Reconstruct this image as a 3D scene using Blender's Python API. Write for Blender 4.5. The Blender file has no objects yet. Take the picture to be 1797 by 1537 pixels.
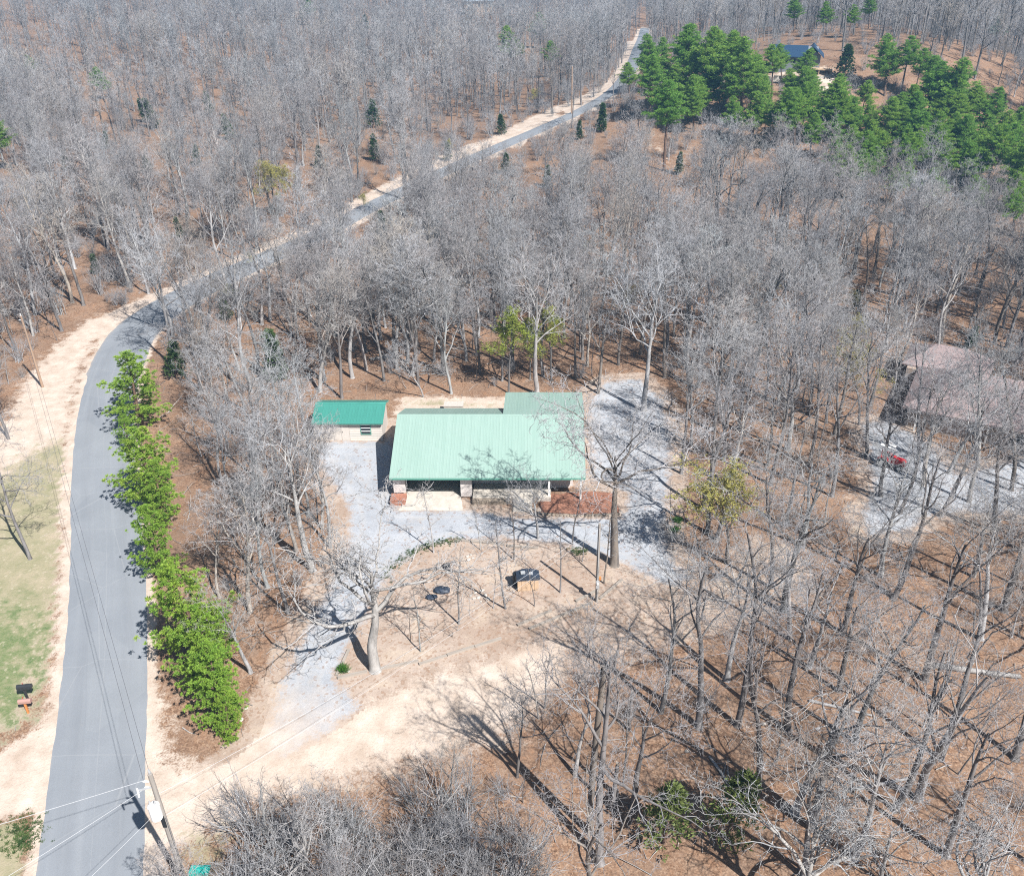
import bpy, bmesh, math, random
import numpy as np
from mathutils import Vector, Matrix, Euler
from mathutils.geometry import tessellate_polygon

scene = bpy.context.scene
COL = scene.collection
rad = math.radians

# ------------------------------------------------------------------ camera, light, exposure
CAM_H, PITCH, FPX, CX, CY, PW, PH = 48.0, rad(30.4), 1600.0, 960.0, 768.0, 1797.0, 1537.0
cam = bpy.data.cameras.new('camera')
cam_o = bpy.data.objects.new('camera', cam)
COL.objects.link(cam_o)
cam.sensor_fit = 'HORIZONTAL'
cam.sensor_width = 36.0
cam.lens = 36.0 * FPX / PW
cam.shift_x = -(CX - PW / 2) / PW
cam.shift_y = 0.0
cam.clip_end = 6000
cam_o.location = (0, 0, CAM_H)
cam_o.rotation_euler = (rad(90) - PITCH, 0, 0)
scene.camera = cam_o

SUN_EL, SUN_AZ = rad(48.0), math.atan2(0.66, -0.75)       # sun stands behind the camera, to the right
w = bpy.data.worlds.new('World')
scene.world = w
w.use_nodes = True
nt = w.node_tree
for n in list(nt.nodes):
    nt.nodes.remove(n)
sky = nt.nodes.new('ShaderNodeTexSky')
sky.sky_type = 'NISHITA'
sky.sun_disc = False
sky.sun_elevation = SUN_EL
sky.sun_rotation = SUN_AZ
bg = nt.nodes.new('ShaderNodeBackground')
bg.inputs['Strength'].default_value = 0.05
wo = nt.nodes.new('ShaderNodeOutputWorld')
nt.links.new(sky.outputs[0], bg.inputs['Color'])
nt.links.new(bg.outputs[0], wo.inputs['Surface'])

sun = bpy.data.lights.new('sun', 'SUN')
sun.energy = 5.0
sun.angle = rad(0.5)
sun.color = (1.0, 0.972, 0.935)
sun_o = bpy.data.objects.new('sun', sun)
COL.objects.link(sun_o)
sl = Vector((math.cos(SUN_EL) * math.sin(SUN_AZ), math.cos(SUN_EL) * math.cos(SUN_AZ), math.sin(SUN_EL)))
sun_o.rotation_euler = sl.to_track_quat('Z', 'Y').to_euler()
sun_o.location = (60, -60, 120)

scene.view_settings.view_transform = 'Standard'
scene.view_settings.look = 'None'
scene.view_settings.gamma = 1.0
scene.view_settings.use_curve_mapping = False
scene.view_settings.exposure = 1.0
cy = scene.cycles
cy.max_bounces = 3
cy.diffuse_bounces = 2
cy.glossy_bounces = 1
cy.transmission_bounces = 1
cy.volume_bounces = 0
cy.transparent_max_bounces = 4
cy.use_denoising = False
cy.filter_width = 1.1

# ------------------------------------------------------------------ terrain and picture-to-ground
def sm(t):
    t = np.clip(t, 0, 1)
    return t * t * (3 - 2 * t)

def T(x, y):
    x = np.asarray(x, float); y = np.asarray(y, float)
    far = sm((y - 112) / 130)
    ridge = np.exp(-((x - 82) / 66) ** 2) * sm((y - 138) / 95) * (1 - sm((y - 262) / 170))
    z = far * (20.0 * ridge + 1.5 * np.sin(x / 61 + 1.1) * np.sin(y / 83 + 0.4))
    z = z - 42.0 * sm((x - 150) / 330) * sm((y - 190) / 330)
    z = z + 9.0 * sm((-x - 60) / 260) * sm((y - 260) / 300)
    return z

def T1(x, y):
    return float(T(x, y))

CP, SP = math.cos(PITCH), math.sin(PITCH)
def ray(u, v):
    x = (u - CX) / FPX; y = -(v - CY) / FPX
    return (x, CP + y * SP, -SP + y * CP)

def at(u, v):
    """ground point seen at a spot of the photograph"""
    d = ray(u, v)
    a, b = 5.0, None
    t = 20.0
    while t < 2500:
        if CAM_H + t * d[2] < T1(t * d[0], t * d[1]):
            b = t; break
        a = t; t *= 1.03
    if b is None:
        b = t
    for _ in range(40):
        m = (a + b) / 2
        if CAM_H + m * d[2] < T1(m * d[0], m * d[1]): b = m
        else: a = m
    return (b * d[0], b * d[1])

def atY(u, v, Y):
    d = ray(u, v); s = Y / d[1]
    return (s * d[0], Y, CAM_H + s * d[2])

def height(base, top):
    x, y = at(*base)
    d = ray(*top); s = y / d[1]
    return CAM_H + s * d[2] - T1(x, y)

def pxpoly(pts):
    return np.array([at(*p) for p in pts])

def to_px(x, y, z):
    z = z - CAM_H
    d = y * CP - z * SP; yy = y * SP + z * CP
    return CX + FPX * x / d, CY - FPX * yy / d

def smooth_line(P, step=1.5):
    P = np.asarray(P, float); out = []
    Q = np.vstack([2 * P[0] - P[1], P, 2 * P[-1] - P[-2]])
    for i in range(1, len(Q) - 2):
        n = max(2, int(np.linalg.norm(Q[i + 1] - Q[i]) / step))
        for k in range(n):
            t = k / n
            out.append(0.5 * ((2 * Q[i]) + (-Q[i - 1] + Q[i + 1]) * t + (2 * Q[i - 1] - 5 * Q[i] + 4 * Q[i + 1] - Q[i + 2]) * t * t
                              + (-Q[i - 1] + 3 * Q[i] - 3 * Q[i + 1] + Q[i + 2]) * t ** 3))
    out.append(P[-1])
    return np.array(out)

def inside(poly, X, Y):
    r = np.zeros(np.shape(X), bool); n = len(poly)
    for i in range(n):
        x0, y0 = poly[i]; x1, y1 = poly[(i + 1) % n]
        c = ((y0 > Y) != (y1 > Y))
        with np.errstate(divide='ignore', invalid='ignore'):
            r ^= c & (X < (x1 - x0) * (Y - y0) / (y1 - y0 + 1e-12) + x0)
    return r

def line_dist(line, X, Y, closed=False):
    d = np.full(np.shape(X), 1e9)
    n = len(line)
    for i in range(n if closed else n - 1):
        x0, y0 = line[i]; x1, y1 = line[(i + 1) % n]
        dx, dy = x1 - x0, y1 - y0
        t = np.clip(((X - x0) * dx + (Y - y0) * dy) / (dx * dx + dy * dy + 1e-9), 0, 1)
        d = np.minimum(d, np.hypot(X - x0 - t * dx, Y - y0 - t * dy))
    return d

def sdf(poly, X, Y):      # positive inside
    d = line_dist(poly, X, Y, True)
    return np.where(inside(poly, X, Y), d, -d)

# ------------------------------------------------------------------ node materials
def newmat(name):
    m = bpy.data.materials.new(name); m.use_nodes = True
    for n in list(m.node_tree.nodes): m.node_tree.nodes.remove(n)
    return m, m.node_tree

class N:
    """tiny helper around a node tree"""
    def __init__(s, t): s.t = t
    def n(s, typ, **kw):
        o = s.t.nodes.new('ShaderNode' + typ)
        for k, v in kw.items(): setattr(o, k, v)
        return o
    def l(s, a, b): s.t.links.new(a, b)
    def co(s, kind='Object'):
        if not hasattr(s, '_c'): s._c = s.n('TexCoord')
        return s._c.outputs[kind]
    def pos(s):
        if not hasattr(s, '_g'): s._g = s.n('NewGeometry')
        return s._g.outputs['Position']
    def noise(s, vec, scale, detail=3, rough=0.6, dist=0):
        o = s.n('TexNoise'); o.inputs['Scale'].default_value = scale; o.inputs['Detail'].default_value = detail
        o.inputs['Roughness'].default_value = rough; o.inputs['Distortion'].default_value = dist
        s.l(vec, o.inputs['Vector']); return o.outputs['Fac']
    def voro(s, vec, scale, feat='F1', out='Distance'):
        o = s.n('TexVoronoi'); o.feature = feat; o.inputs['Scale'].default_value = scale
        s.l(vec, o.inputs['Vector']); return o.outputs[out]
    def ramp(s, fac, stops, interp='LINEAR'):
        o = s.n('ValToRGB'); o.color_ramp.interpolation = interp
        e = o.color_ramp.elements
        while len(e) < len(stops): e.new(0.5)
        for i, (p, c) in enumerate(stops):
            e[i].position = p
            e[i].color = (c, c, c, 1) if isinstance(c, (int, float)) else (*c, 1)
        s.l(fac, o.inputs['Fac']); return o.outputs['Color']
    def mix(s, fac, a, b, mode='MIX'):
        o = s.n('MixRGB'); o.blend_type = mode
        for k, v in ((0, fac), (1, a), (2, b)):
            if isinstance(v, (int, float)): o.inputs[k].default_value = v if k == 0 else (v, v, v, 1)
            elif isinstance(v, tuple): o.inputs[k].default_value = (*v, 1)
            else: s.l(v, o.inputs[k])
        return o.outputs[0]
    def math(s, op, a, b=0.0, clamp=False):
        o = s.n('Math'); o.operation = op; o.use_clamp = clamp
        for k, v in ((0, a), (1, b)):
            if isinstance(v, (int, float)): o.inputs[k].default_value = v
            else: s.l(v, o.inputs[k])
        return o.outputs[0]
    def attr(s, name):
        o = s.n('Attribute'); o.attribute_name = name; return o.outputs['Fac']
    def stretch(s, vec, sc):
        o = s.n('Mapping'); o.inputs['Scale'].default_value = sc; s.l(vec, o.inputs['Vector']); return o.outputs[0]
    def out(s, color, rough=0.8, bump=None, bstr=0.3, bdist=0.02, metal=0.0, spec=0.3):
        p = s.n('BsdfPrincipled')
        for k, v in (('Base Color', color), ('Roughness', rough), ('Metallic', metal)):
            if isinstance(v, tuple): p.inputs[k].default_value = (*v, 1)
            elif isinstance(v, (int, float)): p.inputs[k].default_value = v
            else: s.l(v, p.inputs[k])
        p.inputs['Specular IOR Level'].default_value = spec
        if bump is not None:
            b = s.n('Bump'); b.inputs['Strength'].default_value = bstr; b.inputs['Distance'].default_value = bdist
            s.l(bump, b.inputs['Height']); s.l(b.outputs[0], p.inputs['Normal'])
        o = s.n('OutputMaterial'); s.l(p.outputs[0], o.inputs['Surface'])

def simple(name, c, rough=0.7, var=0.18, scale=3.0, metal=0.0, spec=0.3, stretch=None):
    m, t = newmat(name); k = N(t)
    v = k.co()
    if stretch: v = k.stretch(v, stretch)
    f = k.noise(v, scale, 4, 0.65)
    col = k.mix(k.ramp(f, [(0.3, 0.0), (0.7, 1.0)]), tuple(x * (1 - var) for x in c), tuple(min(1, x * (1 + var)) for x in c))
    k.out(col, rough, f, 0.15, 0.01, metal, spec)
    return m

def bark(name, c0, c1, c2):
    m, t = newmat(name); k = N(t)
    oi = k.n('ObjectInfo')
    f = k.noise(k.stretch(k.co(), (1, 1, 0.3)), 2.2, 4, 0.7)
    base = k.mix(oi.outputs['Random'], c0, c1)
    tint = k.ramp(k.math('FRACT', k.math('MULTIPLY', oi.outputs['Random'], 7.3)), [(0.0, (1.10, 0.97, 0.82)), (0.22, (0.97, 1.0, 1.04)), (0.5, (1.06, 1.06, 1.08)), (0.75, (1.0, 0.94, 0.92)), (1.0, (0.86, 0.92, 0.93))])
    base = k.mix(1.0, base, tint, 'MULTIPLY')
    col = k.mix(k.ramp(f, [(0.42, 0.0), (0.68, 1.0)]), base, c2)
    fine = k.noise(k.stretch(k.co(), (1, 1, 0.15)), 26, 2, 0.6)
    col = k.mix(0.45, col, k.ramp(fine, [(0.3, 0.6), (0.7, 1.0)]), 'MULTIPLY')
    k.out(col, 0.9, fine, 0.5, 0.02, 0, 0.1)
    return m

def leafmat(name, c0, c1, c2, trans=0.25):
    m, t = newmat(name); k = N(t)
    oi = k.n('ObjectInfo')
    f = k.noise(k.co(), 1.3, 3, 0.7)
    base = k.mix(oi.outputs['Random'], c0, c1)
    col = k.mix(k.ramp(f, [(0.4, 0.0), (0.66, 1.0)]), base, c2)
    d = k.n('BsdfPrincipled'); k.l(col, d.inputs['Base Color']); d.inputs['Roughness'].default_value = 0.6
    d.inputs['Specular IOR Level'].default_value = 0.25
    tr = k.n('BsdfTranslucent'); k.l(col, tr.inputs['Color'])
    ms = k.n('MixShader'); ms.inputs[0].default_value = trans
    k.l(d.outputs[0], ms.inputs[1]); k.l(tr.outputs[0], ms.inputs[2])
    o = k.n('OutputMaterial'); k.l(ms.outputs[0], o.inputs['Surface'])
    return m

# ------------------------------------------------------------------ mesh builder and object helpers
class MB:
    def __init__(s): s.v = []; s.f = []
    def add(s, V, F):
        b = len(s.v); s.v.extend([tuple(map(float, p)) for p in V]); s.f.extend([tuple(i + b for i in q) for q in F]); return s
    def box(s, x0, x1, y0, y1, z0, z1):
        return s.add([(x0, y0, z0), (x1, y0, z0), (x1, y1, z0), (x0, y1, z0), (x0, y0, z1), (x1, y0, z1), (x1, y1, z1), (x0, y1, z1)],
                     [(3, 2, 1, 0), (4, 5, 6, 7), (0, 1, 5, 4), (1, 2, 6, 5), (2, 3, 7, 6), (3, 0, 4, 7)])
    def beam(s, a, b, wx, wz):
        a = Vector(a); b = Vector(b); d = (b - a).normalized()
        up = Vector((0, 0, 1)) if abs(d.z) < 0.95 else Vector((0, 1, 0))
        sx = d.cross(up).normalized(); sz = sx.cross(d).normalized()
        V = []
        for p in (a, b):
            for i, j in ((-1, -1), (1, -1), (1, 1), (-1, 1)):
                V.append(p + sx * wx * i / 2 + sz * wz * j / 2)
        return s.add(V, [(3, 2, 1, 0), (4, 5, 6, 7), (0, 1, 5, 4), (1, 2, 6, 5), (2, 3, 7, 6), (3, 0, 4, 7)])
    def tube(s, P, R, n=8, cap=True):
        P = np.asarray(P, float); m = len(P)
        R = np.broadcast_to(np.asarray(R, float), (m,))
        D = np.gradient(P, axis=0); D /= np.linalg.norm(D, axis=1)[:, None] + 1e-9
        ref = np.array([0, 0, 1.0]) if abs(D[0][2]) < 0.9 else np.array([1.0, 0, 0])
        A = np.cross(D, ref); A /= np.linalg.norm(A, axis=1)[:, None] + 1e-9
        B = np.cross(D, A)
        a = np.arange(n) * 2 * math.pi / n
        V = P[:, None] + R[:, None, None] * (A[:, None] * np.cos(a)[None, :, None] + B[:, None] * np.sin(a)[None, :, None])
        F = [(i * n + j, i * n + (j + 1) % n, (i + 1) * n + (j + 1) % n, (i + 1) * n + j) for i in range(m - 1) for j in range(n)]
        if cap: F += [tuple(range(n - 1, -1, -1)), tuple((m - 1) * n + j for j in range(n))]
        return s.add(V.reshape(-1, 3), F)
    def ball(s, c, r, n=10, m=6, sq=(1, 1, 1), jit=0, rng=None):
        V = []; F = []
        for i in range(m + 1):
            th = math.pi * i / m
            for j in range(n):
                a = 2 * math.pi * j / n
                q = r * (1 + (rng.uniform(-jit, jit) if rng else 0))
                V.append((c[0] + q * sq[0] * math.sin(th) * math.cos(a), c[1] + q * sq[1] * math.sin(th) * math.sin(a), c[2] + q * sq[2] * math.cos(th)))
        for i in range(m):
            for j in range(n):
                F.append((i * n + j, (i + 1) * n + j, (i + 1) * n + (j + 1) % n, i * n + (j + 1) % n))
        return s.add(V, F)
    def poly(s, P, z=0.0, drape=False):
        P = [(float(a), float(b)) for a, b in P]
        tri = tessellate_polygon([[Vector((a, b, 0)) for a, b in P]])
        return s.add([(a, b, z + (T1(a, b) if drape else 0)) for a, b in P], tri)
    def prism(s, pts, d0, d1, axis='y'):
        """pts in the plane across axis, extruded from d0 to d1"""
        n = len(pts)
        def mk(p, d):
            return (p[0], d, p[1]) if axis == 'y' else (d, p[0], p[1]) if axis == 'x' else (p[0], p[1], d)
        V = [mk(p, d0) for p in pts] + [mk(p, d1) for p in pts]
        F = [tuple(range(n)), tuple(range(2 * n - 1, n - 1, -1))] + [((i + 1) % n, i, n + i, n + (i + 1) % n) for i in range(n)]
        return s.add(V, F)
    def mesh(s, name, m, smooth=False):
        me = bpy.data.meshes.new(name); me.from_pydata(s.v, [], s.f)
        me.materials.append(m)
        if smooth: me.polygons.foreach_set('use_smooth', [True] * len(me.polygons))
        me.update(); return me

def link(name, data, parent=None, loc=None, rot=None):
    o = bpy.data.objects.new(name, data); COL.objects.link(o)
    if parent: o.parent = parent
    if loc is not None: o.location = loc
    if rot is not None: o.rotation_euler = rot
    return o

def part(name, mb, m, parent, loc=None, rot=None, smooth=False, fix=True):
    me = mb.mesh(name, m, smooth)
    if fix and not smooth:
        b = bmesh.new(); b.from_mesh(me); bmesh.ops.recalc_face_normals(b, faces=b.faces); b.to_mesh(me); b.free()
    return link(name, me, parent, loc, rot)

def tag(o, label=None, cat=None, group=None, kind=None):
    if label: o['label'] = label
    if cat: o['category'] = cat
    if group: o['group'] = group
    if kind: o['kind'] = kind
    return o

def thing(name, label, cat, loc=(0, 0, 0), rotz=0.0, group=None):
    o = link(name, None, None, loc, (0, 0, rotz)); o.empty_display_size = 0.5
    return tag(o, label, cat, group)

def solo(name, mb, m, label, cat, group=None, loc=None, rot=None, smooth=False):
    return tag(part(name, mb, m, None, loc, rot, smooth), label, cat, group)

# ------------------------------------------------------------------ plan of the place (traced on the photograph, laid on the ground)
road_px = [(150, 1640), (158, 1537), (172, 1340), (183, 1200), (189, 1050), (187, 930), (182, 850), (183, 770), (190, 700), (206, 640), (235, 585),
           (290, 540), (370, 497), (460, 456), (560, 412), (660, 358), (767, 307), (830, 278), (894, 250), (970, 217),
           (1027, 190), (1075, 160), (1102, 128), (1116, 100), (1125, 74), (1132, 50)]
ROAD = smooth_line([at(*p) for p in road_px], 1.2)
d0 = ROAD[0] - ROAD[3]; d0 /= np.linalg.norm(d0)
ROAD = np.vstack([[ROAD[0] + d0 * k for k in (60, 40, 20, 8)], ROAD])
HALF = 3.15

drive_poly = pxpoly([(330, 1385), (420, 1330), (466, 1285), (478, 1225), (505, 1160), (545, 1085), (572, 1030), (598, 972), (612, 920), (604, 880),
                     (575, 845), (558, 810), (549, 774), (600, 772), (676, 772), (684, 745), (700, 820), (694, 882), (704, 892), (760, 893), (818, 892), (900, 905),
                     (945, 906), (1010, 908), (1088, 905), (1100, 872), (1075, 850), (1034, 846), (1032, 770), (1030, 720), (1040, 688), (1062, 668), (1125, 664),
                     (1162, 700), (1180, 760), (1178, 850), (1166, 925), (1182, 980), (1212, 1012), (1196, 1032), (1150, 1022), (1112, 1002), (1080, 985),
                     (1030, 966), (960, 954), (880, 947), (800, 950), (745, 962), (706, 990), (676, 1025), (655, 1065), (636, 1100), (610, 1150), (592, 1192),
                     (640, 1238), (600, 1272), (520, 1320), (440, 1352)])
neigh_poly = pxpoly([(1505, 742), (1560, 735), (1625, 775), (1680, 830), (1740, 815), (1830, 790), (1850, 905), (1700, 900), (1640, 905), (1590, 935),
                     (1518, 945), (1508, 900), (1530, 850), (1520, 790)])
yard_poly = pxpoly([(592, 1188), (640, 1085), (690, 1000), (750, 960), (880, 948), (1030, 966), (1105, 1000), (1190, 1035), (1260, 1010), (1310, 940), (1400, 960), (1440, 1040),
                    (1330, 1085), (1150, 1140), (1000, 1195), (900, 1300), (760, 1340), (560, 1390), (430, 1440), (320, 1480), (640, 1235)])
sandR_poly = pxpoly([(262, 1190), (285, 1240), (300, 1330), (370, 1350), (450, 1320), (640, 1240), (760, 1185), (900, 1150), (1000, 1120), (960, 1200), (860, 1290), (700, 1330), (560, 1365),
                     (430, 1420), (340, 1470), (300, 1500), (262, 1640), (225, 1640), (250, 1400)])
sandL_poly = pxpoly([(110, 1190), (70, 1270), (0, 1320), (-120, 1350), (-120, 1450), (0, 1445), (60, 1420), (80, 1500), (60, 1640), (110, 1640)])
verge_poly = pxpoly([(-260, 800), (-60, 770), (0, 740), (40, 660), (110, 590), (160, 552), (200, 556), (160, 620), (135, 700), (128, 850), (118, 1000), (106, 1150), (60, 1260),
                     (0, 1300), (-260, 1350)])
grass_poly = pxpoly([(-260, 830), (0, 830), (60, 790), (125, 760), (122, 950), (108, 1130), (60, 1250), (0, 1290), (-260, 1330)])
grass2_poly = pxpoly([(-100, 1450), (50, 1430), (62, 1490), (40, 1640), (-200, 1640)])
grass3_poly = pxpoly([(700, 712), (880, 716), (884, 706), (790, 700), (705, 700)])
grass4_poly = pxpoly([(300, 1480), (350, 1440), (420, 1460), (380, 1640), (270, 1640)])
backdirt_poly = pxpoly([(672, 780), (690, 700), (720, 690), (900, 694), (900, 730), (690, 740)])
shoulder_px = [(175, 580), (240, 545), (330, 505), (420, 462), (590, 388), (650, 350), (720, 314), (800, 272), (880, 242), (960, 200), (1040, 165), (1082, 140), (1100, 110), (1112, 72)]
SHOULDER = smooth_line([at(*p) for p in shoulder_px], 2.0)
hilldirt_poly = pxpoly([(1345, 128), (1400, 125), (1450, 118), (1475, 140), (1470, 170), (1440, 165), (1400, 145), (1350, 140)])
hillslope_poly = pxpoly([(1060, 215), (1160, 225), (1240, 260), (1330, 330), (1200, 330), (1120, 290), (1060, 260)])
clear_poly = pxpoly([(540, 715), (690, 694), (880, 694), (1040, 690), (1050, 660), (1150, 655), (1190, 760), (1190, 900), (1200, 950), (1290, 960), (1330, 1000), (1290, 1060), (1170, 1120),
                     (1000, 1180), (930, 1260), (800, 1340), (600, 1400), (470, 1440), (340, 1480), (262, 1640), (262, 1200), (300, 1300), (410, 1310), (465, 1230),
                     (495, 1150), (555, 1040), (590, 965), (592, 900), (548, 850), (532, 790)])

# ------------------------------------------------------------------ ground sheet
def axis(fine0, fine1, step, lo, hi, grow):
    a = list(np.arange(fine0, fine1 + 1e-6, step))
    s = step
    while a[-1] < hi: s = min(s * grow, 90 if a[-1] > 420 else 7.0); a.append(a[-1] + s)
    s = step; b = [a[0]]
    while b[-1] > lo: s = min(s * grow, 90 if b[-1] < -420 else 7.0); b.append(b[-1] - s)
    return np.array(b[:0:-1] + a)

gx = axis(-52, 74, 0.6, -1500, 1500, 1.12)
gy = axis(22, 130, 0.6, -250, 2200, 1.12)
GX, GY = np.meshgrid(gx, gy)
X, Y = GX.ravel(), GY.ravel()
Z = T(X, Y)
nx, ny = len(gx), len(gy)
idx = np.arange(nx * ny).reshape(ny, nx)
quads = np.stack([idx[:-1, :-1], idx[:-1, 1:], idx[1:, 1:], idx[1:, :-1]], -1).reshape(-1, 4)
me = bpy.data.meshes.new('ground')
me.vertices.add(len(X)); me.vertices.foreach_set('co', np.stack([X, Y, Z], 1).ravel())
me.loops.add(quads.size); me.loops.foreach_set('vertex_index', quads.ravel())
me.polygons.add(len(quads)); me.polygons.foreach_set('loop_start', np.arange(0, quads.size, 4))
me.polygons.foreach_set('loop_total', np.full(len(quads), 4))
me.update(calc_edges=True)
droad = line_dist(ROAD[::3], X, Y)
def soft(d, wdt): return np.clip(0.5 + d / (2 * wdt), 0, 1)
sand = np.maximum.reduce([soft(sdf(sandR_poly, X, Y), 3.0), soft(sdf(sandL_poly, X, Y), 1.5), 0.9 * soft(HALF + 0.45 - droad, 0.9),
                          0.85 * soft(sdf(verge_poly, X, Y), 3.0), 0.9 * soft(3.2 - line_dist(SHOULDER, X, Y), 2.0),
                          0.7 * soft(sdf(backdirt_poly, X, Y), 1.5), 0.95 * soft(sdf(hilldirt_poly, X, Y), 6), 0.55 * soft(sdf(hillslope_poly, X, Y), 14)])
yard = np.maximum(soft(sdf(yard_poly, X, Y), 3.5), soft(1.6 + sdf(drive_poly, X, Y), 1.2))
yard = np.maximum(yard, soft(1.2 + sdf(neigh_poly, X, Y), 2.0))
grass = np.maximum.reduce([soft(sdf(grass_poly, X, Y), 4.0), 0.9 * soft(sdf(grass2_poly, X, Y), 1.5), 0.62 * soft(sdf(grass3_poly, X, Y), 0.8), 0.7 * soft(sdf(grass4_poly, X, Y), 2.5)])
grass = np.where(droad < HALF + 0.5, grass * 0.3, grass)
green = np.maximum(soft(sdf(pxpoly([(-260, 1050), (40, 1060), (95, 1120), (60, 1250), (0, 1290), (-260, 1330)]), X, Y), 5.0), 0.0 * X)
for nm, arr in (('green', green), ('sand', sand), ('yard', yard), ('grass', grass)):
    a = me.attributes.new(nm, 'FLOAT', 'POINT'); a.data.foreach_set('value', arr.astype(np.float32))

def yard_color(k, p, leafv):
    yc = k.ramp(k.noise(p, 0.45, 5, 0.65), [(0.3, (0.285, 0.215, 0.165)), (0.52, (0.37, 0.30, 0.25)), (0.72, (0.42, 0.345, 0.27))])
    yc = k.mix(k.ramp(k.noise(p, 0.13, 3, 0.6), [(0.45, 0.0), (0.65, 0.5)]), yc, (0.27, 0.19, 0.14))
    yc = k.mix(k.ramp(leafv.outputs[1], [(0.78, 0.0), (0.9, 0.6)]), yc, (0.24, 0.15, 0.10))
    return k.mix(k.ramp(leafv.outputs[0], [(0.93, 0.0), (0.97, 0.3)]), yc, (0.47, 0.40, 0.33))
def sand_color(k, p, n_fine):
    s_ = k.ramp(k.noise(p, 0.6, 5, 0.65), [(0.3, (0.37, 0.295, 0.235)), (0.55, (0.48, 0.40, 0.335)), (0.75, (0.56, 0.485, 0.42))])
    return k.mix(k.ramp(n_fine, [(0.55, 0.0), (0.75, 0.35)]), s_, (0.30, 0.21, 0.15))
m_ground, t = newmat('forest floor'); k = N(t)
p = k.pos()
n_big = k.noise(p, 0.16, 3, 0.6); n_mid = k.noise(p, 0.9, 4, 0.65); n_fine = k.noise(p, 7.0, 3, 0.7)
vcol = k.n('TexVoronoi'); vcol.inputs['Scale'].default_value = 5.5; k.l(p, vcol.inputs['Vector'])
leafv = k.n('SeparateColor'); k.l(vcol.outputs['Color'], leafv.inputs[0])
v2 = k.n('TexVoronoi'); v2.inputs['Scale'].default_value = 10.5; k.l(p, v2.inputs['Vector'])
lf = k.n('SeparateColor'); k.l(v2.outputs['Color'], lf.inputs[0])
tone = k.math('ADD', k.math('MULTIPLY', lf.outputs[0], 0.55), k.math('MULTIPLY', k.noise(p, 2.6, 5, 0.75), 0.5))
litter = k.ramp(tone, [(0.12, (0.085, 0.050, 0.034)), (0.42, (0.185, 0.108, 0.068)), (0.66, (0.27, 0.165, 0.105)), (0.95, (0.42, 0.305, 0.215))])
litter = k.mix(k.ramp(n_mid, [(0.38, 0.0), (0.72, 0.7)]), litter, (0.27, 0.195, 0.145))
litter = k.mix(k.ramp(n_big, [(0.4, 0.0), (0.7, 0.6)]), litter, (0.135, 0.085, 0.058))
drift = k.noise(k.stretch(p, (1, 0.45, 1)), 0.7, 4, 0.7, 1.5)
litter = k.mix(k.ramp(drift, [(0.56, 0.0), (0.70, 0.5)]), litter, (0.31, 0.165, 0.092))
def mask(name, amp=0.75, lo=0.42, hi=0.58):
    nz = k.math('ADD', k.math('MULTIPLY', k.math('SUBTRACT', n_mid, 0.5), amp), k.math('MULTIPLY', k.math('SUBTRACT', n_fine, 0.5), 0.55))
    return k.ramp(k.math('ADD', k.attr(name), nz), [(lo, 0.0), (hi, 1.0)])
yc = yard_color(k, p, leafv)
sc_ = sand_color(k, p, n_fine)
gn = k.noise(p, 0.5, 5, 0.72)
straw = k.ramp(gn, [(0.3, (0.36, 0.30, 0.215)), (0.5, (0.27, 0.245, 0.155)), (0.7, (0.20, 0.20, 0.11))])
green = k.ramp(k.noise(p, 0.9, 5, 0.7), [(0.32, (0.21, 0.205, 0.12)), (0.5, (0.14, 0.175, 0.075)), (0.7, (0.075, 0.13, 0.045))])
gc = k.mix(mask('green', 1.6, 0.35, 0.75), straw, green)
gc = k.mix(k.ramp(n_fine, [(0.42, 0.0), (0.75, 0.45)]), gc, (0.32, 0.275, 0.20))
gc = k.mix(k.ramp(leafv.outputs[1], [(0.93, 0.0), (0.98, 0.4)]), gc, (0.42, 0.37, 0.28))
c = k.mix(mask('yard'), litter, yc)
c = k.mix(mask('sand'), c, sc_)
c = k.mix(mask('grass', 1.0, 0.4, 0.66), c, gc)
bmp = k.math('ADD', n_fine, leafv.outputs[2])
k.out(c, 0.95, bmp, 0.6, 0.04, 0, 0.1)
me.materials.append(m_ground)
ground = tag(link('ground', me), kind='structure')

# ------------------------------------------------------------------ road, driveways
m_road, t = newmat('asphalt'); k = N(t)
uv = k.n('UVMap').outputs[0]; p = k.pos()
big = k.noise(p, 0.22, 4, 0.6)
streak = k.noise(k.stretch(uv, (2.2, 0.05, 1)), 1.0, 3, 0.6)
c = k.ramp(big, [(0.3, (0.198, 0.214, 0.236)), (0.7, (0.238, 0.255, 0.278))])
c = k.mix(k.ramp(streak, [(0.5, 0.0), (0.8, 0.3)]), c, (0.30, 0.315, 0.33))
sx0_ = k.n('SeparateXYZ'); k.l(uv, sx0_.inputs[0])
trk = k.math('ABSOLUTE', k.math('SUBTRACT', k.math('ABSOLUTE', k.math('SUBTRACT', sx0_.outputs[0], HALF)), 1.55))
trk = k.math('MULTIPLY', k.ramp(trk, [(0.15, 0.5), (0.75, 0.0)]), k.ramp(k.noise(k.stretch(uv, (1, 0.06, 1)), 1.3, 4, 0.7), [(0.35, 0.1), (0.65, 1.0)]))
c = k.mix(trk, c, (0.175, 0.187, 0.205))
patch = k.n('TexVoronoi'); patch.inputs['Scale'].default_value = 0.28; k.l(k.stretch(uv, (0.8, 0.5, 1)), patch.inputs['Vector'])
pc = k.n('SeparateColor'); k.l(patch.outputs['Color'], pc.inputs[0])
c = k.mix(k.ramp(pc.outputs[0], [(0.80, 0.0), (0.84, 0.22)]), c, (0.27, 0.285, 0.30))
c = k.mix(k.ramp(k.noise(p, 1.1, 5, 0.75), [(0.60, 0.0), (0.75, 0.25)]), c, (0.30, 0.29, 0.28))
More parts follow.
